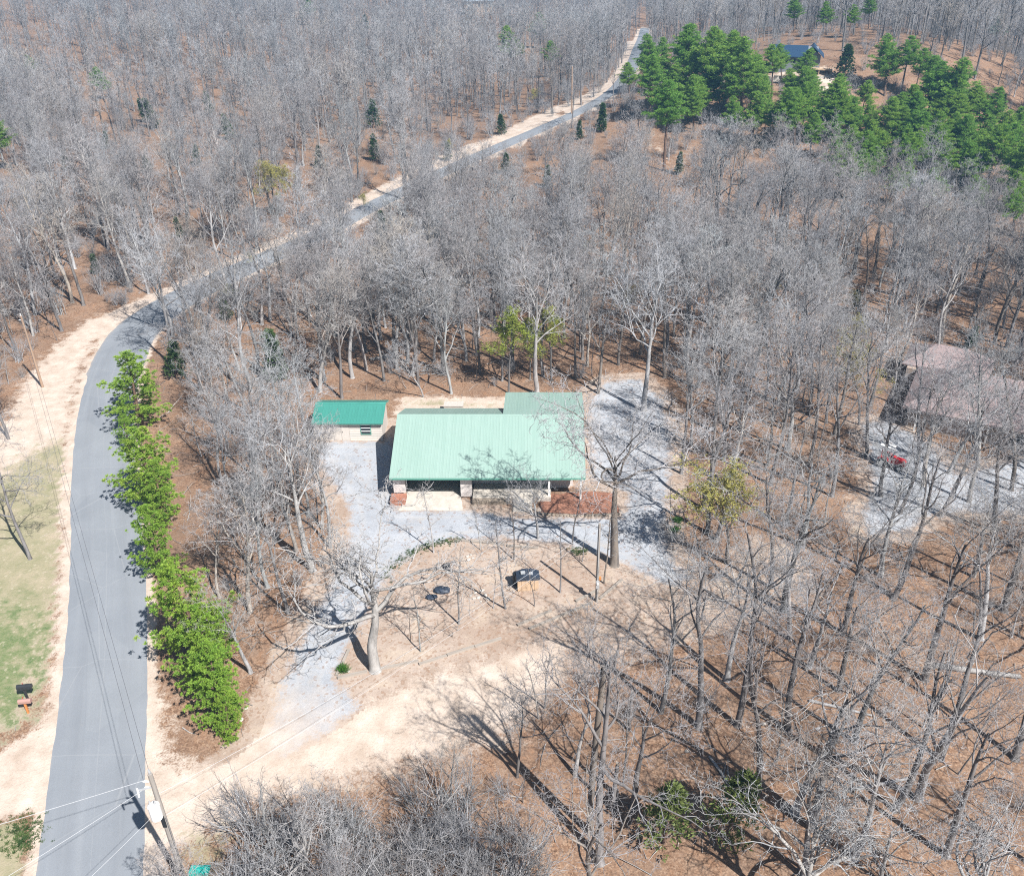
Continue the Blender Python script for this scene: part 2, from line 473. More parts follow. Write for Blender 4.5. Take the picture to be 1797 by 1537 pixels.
c = k.mix(k.ramp(k.noise(p, 18, 3, 0.7), [(0.3, 0.28), (0.7, 0.0)]), c, (0.09, 0.095, 0.10))
wv = k.n('Mapping'); k.l(p, wv.inputs['Vector'])
ck = k.voro(k.mix(0.12, p, k.n('TexNoise').outputs['Color'], 'ADD'), 0.14, 'DISTANCE_TO_EDGE')
crack = k.ramp(ck, [(0.0, 1.0), (0.007, 0.0)])
c = k.mix(k.math('MULTIPLY', crack, 0.35), c, (0.30, 0.305, 0.31))
sx = k.n('SeparateXYZ'); k.l(uv, sx.inputs[0])
seam = k.ramp(k.math('ABSOLUTE', k.math('SUBTRACT', sx.outputs[0], k.math('ADD', 3.0, k.math('MULTIPLY', streak, 0.4)))), [(0.0, 0.4), (0.03, 0.0)])
c = k.mix(seam, c, (0.28, 0.285, 0.29))
edge = k.math('ABSOLUTE', k.math('SUBTRACT', sx.outputs[0], HALF))
edge = k.math('ADD', edge, k.math('MULTIPLY', k.noise(p, 1.2, 4, 0.7), 1.3))
c = k.mix(k.ramp(edge, [(3.45, 0.0), (3.95, 0.85)]) if False else k.ramp(k.math('DIVIDE', edge, 5.0), [(0.70, 0.0), (0.80, 0.7)]), c, (0.33, 0.28, 0.235))
k.out(c, 0.85, k.noise(p, 30, 2, 0.6), 0.25, 0.01, 0, 0.3)
rng = random.Random(5)
mb = MB(); L = len(ROAD)
tan = np.gradient(ROAD, axis=0); tan /= np.linalg.norm(tan, axis=1)[:, None]
nor = np.stack([-tan[:, 1], tan[:, 0]], 1)
cum = np.concatenate([[0], np.cumsum(np.linalg.norm(np.diff(ROAD, axis=0), axis=1))])
NA = 7
V = []; UV = []
jl = [rng.uniform(-0.07, 0.07) for _ in range(L)]; jr = [rng.uniform(-0.06, 0.06) for _ in range(L)]
for i in range(L):
    for j in range(NA):
        s = (j / (NA - 1) * 2 - 1)
        o = s * (HALF - 1.05 * float(sm((ROAD[i][1] - 105) / 60))) + (jl[i] if j == NA - 1 else 0) + (jr[i] if j == 0 else 0)
        q = ROAD[i] + nor[i] * o
        crown = 0.03 + 0.05 * (1 - s * s) - (0.05 if abs(s) > 0.99 else 0)
        V.append((q[0], q[1], T1(q[0], q[1]) + crown + 0.03 * (i > 60))); UV.append((o + HALF, cum[i]))
F = [(i * NA + j, i * NA + j + 1, (i + 1) * NA + j + 1, (i + 1) * NA + j) for i in range(L - 1) for j in range(NA - 1)]
mb.add(V, F)
rme = mb.mesh('road', m_road, True)
ul = rme.uv_layers.new(name='UVMap')
lv = np.zeros(len(rme.loops), np.int32); rme.loops.foreach_get('vertex_index', lv)
ul.data.foreach_set('uv', np.array(UV, np.float32)[lv].ravel())
tag(link('road', rme), kind='structure')

m_gravel, t = newmat('gravel'); k = N(t); p = k.pos()
n_mid = k.noise(p, 0.9, 4, 0.65); n_fine = k.noise(p, 7.0, 3, 0.7)
vcol = k.n('TexVoronoi'); vcol.inputs['Scale'].default_value = 5.5; k.l(p, vcol.inputs['Vector'])
leafv = k.n('SeparateColor'); k.l(vcol.outputs['Color'], leafv.inputs[0])
f = k.noise(p, 0.35, 4, 0.65)
vc = k.n('TexVoronoi'); vc.inputs['Scale'].default_value = 13; k.l(p, vc.inputs['Vector'])
vs = k.n('SeparateColor'); k.l(vc.outputs['Color'], vs.inputs[0])
c = k.ramp(f, [(0.3, (0.285, 0.30, 0.325)), (0.7, (0.375, 0.39, 0.415))])
c = k.mix(0.5, c, k.ramp(vs.outputs[0], [(0.0, 0.74), (1.0, 1.12)]), 'MULTIPLY')
c = k.mix(k.ramp(k.noise(p, 0.5, 4, 0.7), [(0.54, 0.0), (0.72, 0.55)]), c, (0.36, 0.315, 0.265))
rut = k.ramp(k.attr('edge'), [(0.20, 0.0), (0.26, 0.28), (0.34, 0.0), (0.5, 0.0), (0.56, 0.22), (0.63, 0.0)])
c = k.mix(rut, c, (0.42, 0.40, 0.38))
c = k.mix(k.ramp(leafv.outputs[2], [(0.93, 0.0), (0.97, 0.5)]), c, (0.20, 0.12, 0.08))
nz = k.math('ADD', k.math('MULTIPLY', k.math('SUBTRACT', n_mid, 0.5), 0.5), k.math('MULTIPLY', k.math('SUBTRACT', n_fine, 0.5), 0.35))
border = k.ramp(k.math('ADD', k.attr('edge'), nz), [(0.0, 1.0), (0.14, 0.0)])
c = k.mix(border, c, yard_color(k, p, leafv))
mouth = k.n('VectorMath'); mouth.operation = 'DISTANCE'; k.l(p, mouth.inputs[0]); mx_, my_ = at(430, 1345); mouth.inputs[1].default_value = (mx_, my_, 0)
fade = k.ramp(k.math('DIVIDE', k.math('ADD', mouth.outputs['Value'], k.math('MULTIPLY', nz, 9.0)), 10.0), [(0.1, 1.0), (0.85, 0.0)])
c = k.mix(fade, c, sand_color(k, p, n_fine))
k.out(c, 0.95, vs.outputs[1], 0.5, 0.02, 0, 0.1)
def sheet(name, poly, m, z=0.012, step=0.3):
    lo, hi = poly.min(0) - 1, poly.max(0) + 1
    ax, ay = np.arange(lo[0], hi[0], step), np.arange(lo[1], hi[1], step)
    A_, B_ = np.meshgrid(ax, ay); s_ = sdf(poly, A_, B_)
    ok_ = s_ > -0.35
    cell = ok_[:-1, :-1] & ok_[:-1, 1:] & ok_[1:, 1:] & ok_[1:, :-1]
    ids = np.arange(A_.size).reshape(A_.shape)
    q = np.stack([ids[:-1, :-1][cell], ids[:-1, 1:][cell], ids[1:, 1:][cell], ids[1:, :-1][cell]], 1)
    used, inv = np.unique(q, return_inverse=True); q = inv.reshape(q.shape)
    V_ = np.stack([A_.ravel()[used], B_.ravel()[used], np.full(len(used), z)], 1)
    me_ = bpy.data.meshes.new(name); me_.from_pydata(V_.tolist(), [], q.tolist()); me_.materials.append(m)
    a_ = me_.attributes.new('edge', 'FLOAT', 'POINT'); a_.data.foreach_set('value', np.clip(s_.ravel()[used] / 5.0, -1, 1).astype(np.float32))
    return tag(link(name, me_), kind='structure')
def rough_outline(poly, amp, seed, step=0.4):
    r = random.Random(seed); out = []
    n = len(poly)
    for i in range(n):
        a, b = poly[i], poly[(i + 1) % n]; L_ = np.linalg.norm(b - a); m_ = max(1, int(L_ / step))
        nn = np.array([-(b - a)[1], (b - a)[0]]) / (L_ + 1e-9)
        for q in range(m_):
            out.append(a + (b - a) * q / m_ + nn * r.uniform(-amp, amp) * (1 if q else 0.2))
    return out
sheet('gravel_driveway', drive_poly, m_gravel)
sheet('gravel_parking_area', neigh_poly, m_gravel)

# ------------------------------------------------------------------ shared materials
m_roof, t = newmat('pale green ribbed metal'); k = N(t); p = k.pos()
st1 = k.noise(k.stretch(p, (2.6, 0.16, 0.16)), 1.0, 4, 0.6); st2 = k.noise(p, 0.5, 4, 0.7); st3 = k.noise(p, 9.0, 2, 0.7)
c = k.ramp(st1, [(0.3, (0.212, 0.310, 0.268)), (0.7, (0.242, 0.342, 0.298))])
c = k.mix(k.ramp(st2, [(0.5, 0.0), (0.8, 0.35)]), c, (0.27, 0.345, 0.315))
c = k.mix(k.ramp(st3, [(0.68, 0.0), (0.78, 0.3)]), c, (0.19, 0.26, 0.21))
k.out(c, 0.42, None, metal=0.0, spec=0.4)
m_trimg = simple('green metal trim', (0.11, 0.30, 0.235), 0.45, 0.05)
m_shedroof = simple('teal ribbed metal', (0.048, 0.215, 0.175), 0.4, 0.16, 0.5, 0.0, 0.5, (1, 0.25, 0.25))
m_stucco = simple('off white render', (0.52, 0.475, 0.45), 0.85, 0.05)
m_siding = simple('cream siding', (0.50, 0.455, 0.41), 0.7, 0.04)
m_white = simple('white paint', (0.72, 0.71, 0.69), 0.5, 0.04)
m_conc = simple('pale concrete', (0.45, 0.41, 0.36), 0.9, 0.16, 1.6)
m_stone = simple('grey brown fieldstone', (0.26, 0.215, 0.17), 0.9, 0.35, 3)
m_brick = simple('red brown brick', (0.30, 0.135, 0.09), 0.85, 0.25, 4)
m_mulch = simple('red wood mulch', (0.25, 0.12, 0.08), 0.95, 0.4, 7)
m_glass = simple('dark window glass', (0.02, 0.024, 0.03), 0.08, 0.1, 1, 0, 0.6)
m_dark = simple('dark painted metal', (0.028, 0.03, 0.034), 0.45, 0.2)
m_black = simple('black plastic', (0.018, 0.02, 0.024), 0.5, 0.2)
m_wood = simple('weathered timber', (0.30, 0.265, 0.23), 0.9, 0.25, 2.5, 0, 0.2, (0.2, 3, 3))
m_pole = simple('weathered pole wood', (0.27, 0.245, 0.22), 0.85, 0.2, 4, 0, 0.2, (4, 4, 0.15))
m_poleb = simple('tan pole wood', (0.30, 0.21, 0.15), 0.85, 0.2, 4, 0, 0.2, (4, 4, 0.15))
m_orange = simple('orange cedar post', (0.48, 0.19, 0.06), 0.7, 0.12, 5)
m_pink = simple('faded red brown metal', (0.33, 0.20, 0.17), 0.6, 0.1)
m_steel = simple('galvanised steel', (0.46, 0.47, 0.48), 0.4, 0.08, 3, 0.35)
m_cable = simple('aluminium cable', (0.55, 0.56, 0.57), 0.45, 0.05, 3, 0.3)
m_cabled = simple('dark cable', (0.10, 0.10, 0.11), 0.6, 0.05)
m_red = simple('red machine paint', (0.42, 0.018, 0.022), 0.35, 0.1)
m_tarp = simple('dark blue tarp', (0.03, 0.04, 0.06), 0.5, 0.3, 6)
m_pale = simple('pale limestone', (0.42, 0.39, 0.35), 0.9, 0.12, 4)
m_shingle = simple('mauve brown shingles', (0.25, 0.195, 0.19), 0.9, 0.2, 5)
m_navy = simple('navy blue metal roof', (0.014, 0.040, 0.085), 0.45, 0.06, 1, 0, 0.5)
m_greywall = simple('grey board wall', (0.165, 0.18, 0.205), 0.8, 0.07)
m_tanwall = simple('tan wall', (0.36, 0.28, 0.22), 0.8, 0.1)
m_bluegrey = simple('blue grey metal roof', (0.23, 0.27, 0.31), 0.5, 0.06)
m_deck = simple('fresh deck lumber', (0.46, 0.33, 0.22), 0.8, 0.1)
m_teal = simple('teal plastic', (0.02, 0.33, 0.28), 0.4, 0.05)

# ------------------------------------------------------------------ green roofed house
HX0, HX1 = -14.45, 3.52                       # roof ends
EY, EZ, RY, RZ = 70.25, 2.55, 77.17, 5.34     # eave and ridge of the front slope
BY, BZ = 82.05, 3.37                          # back eave
pit = math.atan2(RZ - EZ, RY - EY)
house = thing('house', 'long house with pale green ribbed metal roof at the centre of the clearing', 'house', (-5.5, 76, 0))
HO = Vector((-5.5, 76, 0))
def hp(name, mb, m, parent=house, **kw):
    mb.v = [(a - HO.x, b - HO.y, c_ - HO.z) for a, b, c_ in mb.v]
    return part(name, mb, m, parent, **kw)

FY = 70.85
# walls: gable ends, back, recessed porch front
w_ = MB()
gab = [(FY + 0.2, 0), (BY - 0.5, 0), (BY - 0.5, BZ - 0.12 + 0.19), (RY, RZ - 0.22), (FY + 0.2, EZ + 0.02)]
w_.prism(gab, -14.2, -13.95, 'x'); w_.prism([(72.75, 0), (BY - 0.5, 0), (BY - 0.5, BZ - 0.12 + 0.19), (RY, RZ - 0.22), (72.75, EZ + 0.78)], 2.2, 2.45, 'x')
w_.box(-13.95, 2.2, BY - 0.75, BY - 0.5, 0, BZ - 0.02)
w_.box(-13.95, -7.05, 76.3, 76.5, 0, 4.7)                         # back of the carport
w_.prism([(FY + 0.25, 0.0), (76.3, 0), (76.3, 4.7), (FY + 0.25, 2.55)], -7.25, -7.05, 'x')
w_.box(-7.05, 2.2, 72.5, 72.75, 0, 3.25)                          # porch front
hp('wall', w_, m_stucco)
hp('pier', MB().box(-14.28, -13.2, FY - 0.05, FY + 0.4, 0.55, 2.4), m_stucco)
hp('pier', MB().box(-8.05, -7.0, FY - 0.05, FY + 0.4, 0.1, 2.4), m_stucco)
hp('beam', MB().box(-14.26, -6.98, FY - 0.02, FY + 0.38, 2.4, 2.66), m_stucco)
pl = hp('planter', MB().box(-14.5, -13.1, 69.5, FY - 0.08, 0, 0.5), m_brick)
for i in range(3):
    hp('brick', MB().box(-14.46 + i * 0.45, -14.08 + i * 0.45, 69.46, 69.9, 0.5, 0.58), m_brick, pl)
hp('carport_floor', MB().box(-13.2, -8.05, FY - 0.3, 76.3, 0.0, 0.08), m_conc)
ap = MB(); ap.add([(-13.1, FY - 0.3, 0.085), (-8.0, FY - 0.3, 0.085), (-7.7, 68.7, 0.03), (-13.6, 68.7, 0.03), (-13.1, FY - 0.3, -0.1), (-8.0, FY - 0.3, -0.1), (-7.7, 68.7, -0.1), (-13.6, 68.7, -0.1)],
                  [(0, 1, 2, 3), (7, 6, 5, 4), (0, 3, 7, 4), (1, 0, 4, 5), (2, 1, 5, 6), (3, 2, 6, 7)])
hp('apron', ap, m_conc)
hp('porch_slab', MB().box(-6.9, 0.35, 70.1, 72.5, 0.0, 0.5), m_conc)
st = hp('porch_wall', MB().box(-6.9, -3.2, 69.75, 70.09, 0.0, 0.42), m_stone)
rr = random.Random(8)
for row in range(2):
    xx = -6.88
    while xx < -3.5:
        l_ = rr.uniform(0.35, 0.65)
        hp('stone', MB().box(xx, min(xx + l_ - 0.04, -3.22), 69.62 - rr.uniform(0, 0.06), 69.75, 0.02 + row * 0.2, 0.19 + row * 0.2), m_stone, st)
        xx += l_
for i in range(4):
    hp('step', MB().box(-3.1, -1.35, 70.1 - 0.42 * (4 - i), 70.1 - 0.42 * (3 - i) - 0.003, 0, 0.105 * (i + 1)), m_conc)
hp('post', MB().box(3.02, 3.2, 70.4, 70.58, 0.0, 2.6), m_white)
hp('post', MB().box(0.1, 0.28, 70.4, 70.58, 0.5, 2.6), m_white)
hp('porch_beam', MB().box(-6.95, 3.3, 70.42, 70.6, 2.44, 2.60), m_stucco)
for x0, x1, z0, z1 in ((-5.9, -4.3, 1.2, 2.5), (-1.2, 0.4, 1.2, 2.5)):
    wf = hp('window', MB().box(x0, x1, 72.44, 72.5, z0, z1), m_white)
    hp('pane', MB().box(x0 + 0.08, (x0 + x1) / 2 - 0.03, 72.41, 72.44, z0 + 0.08, z1 - 0.08), m_glass, wf)
    hp('pane', MB().box((x0 + x1) / 2 + 0.03, x1 - 0.08, 72.41, 72.44, z0 + 0.08, z1 - 0.08), m_glass, wf)
dr = hp('door', MB().box(-3.0, -2.05, 72.42, 72.5, 0.5, 2.6), m_dark)
hp('handle', MB().ball((-2.15, 72.38, 1.5), 0.05, 6, 4), m_steel, dr)
for x_ in (-13.75, -7.5):
    hp('wall_lamp', MB().box(x_ - 0.07, x_ + 0.07, FY - 0.2, FY - 0.05, 2.15, 2.36), m_black)

roof = MB()
TH = 0.13
roof.prism([(EY, EZ - 0.02), (RY, RZ - 0.02), (BY, BZ - 0.02), (BY, BZ - TH), (RY, RZ - TH - 0.03), (EY, EZ - TH)], HX0 + 0.03, HX1 - 0.03, 'x')
roof_o = hp('roof', roof, m_trimg)
NP = 20
PWID = (HX1 - HX0) / NP
def panel_mesh(length, width, nm, m):
    pr = []
    for i in range(3):
        b = 0.04 + i * width / 3
        pr += [(b, 0.0), (b + 0.02, 0.007), (b + 0.05, 0.007), (b + 0.07, 0.0)]
    pr = [(0.0015, 0.0)] + pr + [(width - 0.0015, 0.0)]
    low = [(width - 0.0015, -0.012), (0.0015, -0.012)]
    q = pr + low
    return MB().prism(q, 0, length, 'y').mesh(nm, m)
LF = math.hypot(RY - EY, RZ - EZ); LB = math.hypot(BY - RY, RZ - BZ); pitb = math.atan2(RZ - BZ, BY - RY)
def fixn(me):
    b = bmesh.new(); b.from_mesh(me); bmesh.ops.recalc_face_normals(b, faces=b.faces); b.to_mesh(me); b.free(); return me
pf = fixn(panel_mesh(LF + 0.05, PWID, 'roof_panel', m_roof))
pb = fixn(panel_mesh(LB + 0.05, PWID, 'roof_panel', m_roof))
for i in range(NP):
    o = link('roof_panel', pf, roof_o, Vector((HX0 + i * PWID, EY - 0.05, EZ)) - HO, (pit, 0, 0))
    o = link('roof_panel', pb, roof_o, Vector((HX0 + (i + 1) * PWID, BY + 0.05, BZ)) - HO, (pitb, 0, math.pi))
hp('ridge_cap', MB().prism([(RY - 0.22, RZ - 0.055), (RY, RZ + 0.055), (RY + 0.22, RZ - 0.055), (RY, RZ + 0.01)], HX0 - 0.01, HX1 + 0.01, 'x'), m_roof, roof_o)
hp('fascia', MB().box(HX0, HX1, EY - 0.05, EY - 0.008, EZ - 0.2, EZ - 0.022), m_trimg, roof_o)
for xx in (HX0 - 0.03, HX1 - 0.01):
    rk = MB(); rk.prism([(EY - 0.04, EZ + 0.04), (RY, RZ + 0.05), (BY, BZ + 0.04), (BY, BZ - 0.14), (RY, RZ - 0.15), (EY - 0.04, EZ - 0.16)], xx, xx + 0.04, 'x')
    hp('rake_trim', rk, m_roof, roof_o)
# rear wing with a shallow roof rising to the ridge
AX0, AX1, AY0, AY1, AZ0 = -4.28, 3.62, 77.45, 83.75, 5.22
ap_ = math.atan(math.tan(rad(8)))
AZ1 = AZ0 - (AY1 - AY0) * math.tan(rad(8))
wing = hp('wing_wall', MB().prism([(78.4, 0), (AY1 - 0.3, 0), (AY1 - 0.3, AZ1 - 0.08), (78.4, AZ0 - 0.36)], AX0 + 0.25, AX1 - 0.3, 'x'), m_stucco)
wr = hp('wing_roof', MB().prism([(AY0, AZ0 - 0.02), (AY1, AZ1 - 0.02), (AY1, AZ1 - 0.14), (AY0, AZ0 - 0.14)], AX0 + 0.02, AX1 - 0.02, 'x'), m_trimg)
NPA = 9; PWA = (AX1 - AX0) / NPA
pa = fixn(panel_mesh(math.hypot(AY1 - AY0, AZ0 - AZ1) + 0.04, PWA, 'roof_panel', m_roof))
for i in range(NPA):
    link('roof_panel', pa, wr, Vector((AX0 + (i + 1) * PWA, AY1 + 0.03, AZ1)) - HO, (rad(8), 0, math.pi))
# mulch bed beside the porch, with stones along its front
bed = MB().poly(rough_outline(pxpoly([(948, 878), (962, 868), (1040, 862), (1080, 866), (1086, 900), (1020, 903), (950, 900)]), 0.12, 9, 0.5), 0.06)
bo = part('mulch_bed', bed, m_mulch, None); tag(bo, kind='structure')
bsm = MB()
rr = random.Random(4)
shared_stone = fixn(MB().ball((0, 0, 0), 0.16, 7, 5, (1.3, 0.9, 0.6), 0.18, rr).mesh('edging_stone', m_stone))
bl = smooth_line([at(*p_) for p_ in ((946, 900), (985, 904), (1040, 904), (1086, 902))], 0.3)
edge_o = thing('bed_edging', 'row of small fieldstones edging the red mulch bed', 'stone edging', (bl[0][0], bl[0][1], 0))
for i in range(0, len(bl), 1):
    o = link('stone', shared_stone, edge_o, (bl[i][0] - bl[0][0], bl[i][1] - bl[0][1] - 0.05, 0.06), (0, 0, rr.uniform(0, 6)))
    o.scale = (rr.uniform(0.8, 1.3),) * 3

# ------------------------------------------------------------------ shed
s0 = atY(554, 772, at(554, 772)[1]); s1 = atY(672, 772, at(672, 772)[1])
SY = s0[1]; SX0, SX1 = s0[0], s1[0]
ev = atY(545.5, 743, SY - 0.45); SEZ = ev[2]
sx0, sx1 = atY(545.5, 743, SY - 0.45)[0], atY(671.5, 741.5, SY - 0.45)[0]
spit = rad(20)
d = ray(676, 706); tt = math.tan(spit); sEY = SY - 0.45
s_ = (SEZ - sEY * tt - CAM_H) / (d[2] - d[1] * tt); SRY, SRZ = s_ * d[1], CAM_H + s_ * d[2]
SBY, SBZ = 2 * SRY - sEY - 1.0, SEZ + 1.0 * tt
shed = thing('shed', 'small cream shed with teal metal roof beside the house', 'shed', ((SX0 + SX1) / 2, SY, 0))
SO = Vector(((SX0 + SX1) / 2, SY, 0))
def sp_(name, mb, m, parent=shed):
    mb.v = [(a - SO.x, b - SO.y, c_) for a, b, c_ in mb.v]; return part(name, mb, m, parent)
sw = sp_('wall', MB().prism([(SY, 0), (SBY - 0.45, 0), (SBY - 0.45, SBZ), (SRY, SRZ - 0.1), (SY, SEZ + 0.06)], SX0, SX1, 'x'), m_siding)
nb = 8; bh = (SEZ - 0.05) / nb
bm_ = MB()
for i in range(nb):
    z0 = i * bh
    for xa, xb in ((SX0 - 0.02, SX0 + 1.95), (SX0 + 3.62, SX1 + 0.02)):
        bm_ = MB(); bm_.add([(xa, SY - 0.05, z0), (xb, SY - 0.05, z0), (xb, SY - 0.012, z0 + bh - 0.004), (xa, SY - 0.012, z0 + bh - 0.004), (xa, SY, z0), (xb, SY, z0), (xb, SY, z0 + bh - 0.004), (xa, SY, z0 + bh - 0.004)],
                            [(0, 1, 2, 3), (4, 0, 3, 7), (1, 5, 6, 2), (3, 2, 6, 7), (0, 4, 5, 1)])
        sp_('siding_board', bm_, m_siding, sw)
for i in range(2):
    xa = SX0 + 1.98 + i * 0.82
    dd = sp_('door', MB().box(xa, xa + 0.79, SY - 0.06, SY - 0.001, 0.03, SEZ - 0.1), m_siding)
    sp_('handle', MB().box(xa + (0.66 if i == 0 else 0.08), xa + (0.70 if i == 0 else 0.12), SY - 0.09, SY - 0.06, 0.95, 1.12), m_dark, dd)
wx0, wx1 = atY(634, 753, SY)[0], atY(650, 753, SY)[0]
wz0, wz1 = atY(640, 760.5, SY)[2], atY(640, 744, SY)[2]
wf = sp_('window', MB().box(wx0 - 0.08, wx1 + 0.08, SY - 0.085, SY - 0.045, wz0 - 0.08, wz1 + 0.04), m_trimg)
for i in range(3):
    za = wz0 + i * (wz1 - wz0) / 3
    sp_('pane', MB().box(wx0, wx1, SY - 0.10, SY - 0.08, za + 0.03, za + (wz1 - wz0) / 3 - 0.05), m_glass, wf)
    sp_('muntin', MB().box(wx0 - 0.01, wx1 + 0.01, SY - 0.115, SY - 0.08, za + (wz1 - wz0) / 3 - 0.05, za + (wz1 - wz0) / 3 + 0.03), m_white, wf)
sr = sp_('roof', MB().prism([(sEY, SEZ - 0.02), (SRY, SRZ - 0.02), (SBY, SBZ - 0.02), (SBY, SBZ - 0.12), (SRY, SRZ - 0.14), (sEY, SEZ - 0.12)], sx0 + 0.02, sx1 - 0.02, 'x'), m_trimg)
nps = 8; pws = (sx1 - sx0) / nps
p1 = fixn(panel_mesh(math.hypot(SRY - sEY, SRZ - SEZ) + 0.04, pws, 'roof_panel', m_shedroof))
p2 = fixn(panel_mesh(math.hypot(SBY - SRY, SRZ - SBZ) + 0.04, pws, 'roof_panel', m_shedroof))
for i in range(nps):
    link('roof_panel', p1, sr, Vector((sx0 + i * pws, sEY - 0.04, SEZ)) - SO, (spit, 0, 0))
    link('roof_panel', p2, sr, Vector((sx0 + (i + 1) * pws, SBY + 0.04, SBZ)) - SO, (math.atan2(SRZ - SBZ, SBY - SRY), 0, math.pi))
sp_('ridge_cap', MB().prism([(SRY - 0.18, SRZ - 0.035), (SRY, SRZ + 0.05), (SRY + 0.18, SRZ - 0.035), (SRY, SRZ)], sx0, sx1, 'x'), m_shedroof, sr)

# ------------------------------------------------------------------ neighbour house with hipped mauve roofs
nx_, ny_ = at(1752, 775)
ny_ += 4.0
nh = thing('neighbor_house', 'low house with mauve brown hipped roofs behind bare trees near the red tractor', 'house', (nx_, ny_, 0), rad(-28))
nh.scale = (0.9, 0.9, 0.9)
def hip(name, x0, x1, y0, y1, ze, zr, m, parent, inset):
    V = [(x0, y0, ze), (x1, y0, ze), (x1, y1, ze), (x0, y1, ze), (x0 + inset, (y0 + y1) / 2, zr), (x1 - inset, (y0 + y1) / 2, zr),
         (x0, y0, ze - 0.18), (x1, y0, ze - 0.18), (x1, y1, ze - 0.18), (x0, y1, ze - 0.18)]
    F = [(0, 1, 5, 4), (1, 2, 5), (2, 3, 4, 5), (3, 0, 4), (1, 0, 6, 7), (2, 1, 7, 8), (3, 2, 8, 9), (0, 3, 9, 6), (6, 9, 8, 7)]
    return part(name, MB().add(V, F), m, parent)
part('wall', MB().box(-8, 9, -5.2, 5.2, 0, 2.75), m_tanwall, nh)
r1 = hip('roof', -8.7, 9.7, -6, 6, 2.9, 6.2, m_shingle, nh, 6.0)
part('wall', MB().box(-10.0, -1.0, 5.25, 11.8, 0, 2.75), m_tanwall, nh)
r2 = hip('roof', -10.7, -0.4, 5.9, 12.5, 2.95, 5.0, m_shingle, nh, 3.3)
gd = part('garage_door', MB().box(-8.06, -8.005, 0.2, 4.4, 0.05, 2.35), m_white, nh)
for i in range(3):
    part('panel', MB().box(-8.09, -8.062, 0.3, 4.3, 0.12 + i * 0.75, 0.8 + i * 0.75), m_white, gd)
for x_ in (-2.0, 2.4):
    part('vent_pipe', MB().tube([(x_, -1.5, 4.9), (x_, -1.5, 6.0)], 0.07, 8), m_white, r1)
for x_ in (-5.5, -1.5, 3.0):
    f_ = part('window', MB().box(x_, x_ + 1.5, -5.27, -5.2, 0.9, 2.2), m_white, nh)
    part('pane', MB().box(x_ + 0.1, x_ + 1.4, -5.3, -5.27, 1.0, 2.1), m_glass, f_)
for x_ in (-7.0, 0.6):
    part('post', MB().box(x_, x_ + 0.2, -5.95, -5.75, 0, 2.72), m_white, nh)
dx_, dy_ = at(1729, 650)
dish = thing('satellite_dish', 'white round satellite dish on a mast behind the mauve roof', 'satellite dish', (dx_, dy_, 0))
part('mast', MB().tube([(0, 0, 0), (0, 0, 2.1)], 0.05, 8), m_steel, dish)
V = [(0, -0.02, 0)]; F = []
part('reflector', MB().tube([(0, 0.10, 2.35), (0, 0.02, 2.32), (0, -0.10, 2.27), (0, -0.18, 2.22)], [0.08, 0.34, 0.52, 0.6], 14), m_white, dish)

# ------------------------------------------------------------------ navy roofed house on the pine hill
bx_, by_ = at(1398, 122)
bz_ = T1(bx_, by_)
bh_ = thing('hill_house', 'grey house with navy blue metal roof among tall pines on the hill', 'house', (bx_, by_ + 2, bz_), rad(-14))
bh_.scale = (0.62, 0.62, 0.62)
part('wall', MB().prism([(-4.0, -1), (4.0, -1), (4.0, 5.0), (0, 7.6), (-4.0, 5.0)], -9, 7.6, 'x'), m_greywall, bh_)
rb = part('roof', MB().prism([(-5.0, 4.55), (0, 7.9), (5.0, 4.55), (5.0, 4.3), (0, 7.62), (-5.0, 4.3)], -10, 4.0, 'x'), m_navy, bh_)
part('wall', MB().prism([(3.2, -1), (8.6, -1), (8.6, 5.2), (5.9, 7.2), (3.2, 5.2)], -5.2, -4.02, 'y'), m_greywall, bh_)
part('gable_roof', MB().prism([(2.2, 4.75), (5.9, 8.25), (9.8, 4.75), (9.8, 4.5), (5.9, 7.97), (2.2, 4.5)], -6.8, 5.6, 'y'), m_navy, bh_)
part('chimney', MB().box(-7.2, -6.2, 0.4, 1.4, 6.4, 9.2), m_greywall, bh_)
for x_ in (-7, -4, -1):
    f_ = part('window', MB().box(x_, x_ + 1.4, -4.06, -4.0, 2.2, 3.9), m_white, bh_)
    part('pane', MB().box(x_ + 0.1, x_ + 1.3, -4.1, -4.06, 2.3, 3.8), m_glass, f_)
part('deck', MB().box(4, 13.2, -9.0, -5.25, 0.9, 1.2), m_deck, bh_)
rl = MB()
for i in range(7):
    rl.box(4.1 + i * 1.45, 4.22 + i * 1.45, -8.95, -8.83, 1.2, 2.3)
rl.box(4.0, 13.1, -8.96, -8.82, 2.3, 2.38); rl.box(12.95, 13.1, -8.82, -5.4, 2.3, 2.38); rl.box(12.95, 13.08, -5.6, -5.45, 1.2, 2.3)
part('railing', rl, m_deck, bh_)
for x_ in (4.4, 8.6, 12.8):
    part('deck_post', MB().box(x_ - 0.12, x_ + 0.12, -8.9, -8.66, -2.5, 0.9), m_deck, bh_)
rx_, ry_ = at(1408, 140)
rz_ = T1(rx_, ry_)
rwall = thing('retaining_wall', 'pale stone retaining wall below the navy roofed house', 'wall', (rx_, ry_, rz_), rad(-8))
rwall.scale = (0.62, 0.62, 0.62)
for rw in range(2):
    for i in range(10):
        part('stone', MB().box(-11 + i * 2.2 + rw * 0.9, -8.86 + i * 2.2 + rw * 0.9, -0.4 + rw * 0.12, 0.4, -0.8 + rw * 1.0, 0.18 + rw * 1.0), m_pale, rwall)
fx_, fy_ = at(838, 24)
far_h = thing('distant_house', 'tiny grey roofed house almost hidden by bare woods near the top edge', 'house', (fx_, fy_, T1(fx_, fy_)), rad(12))
part('wall', MB().box(-7, 7, -4.5, 4.5, -1, 6.0), m_tanwall, far_h)
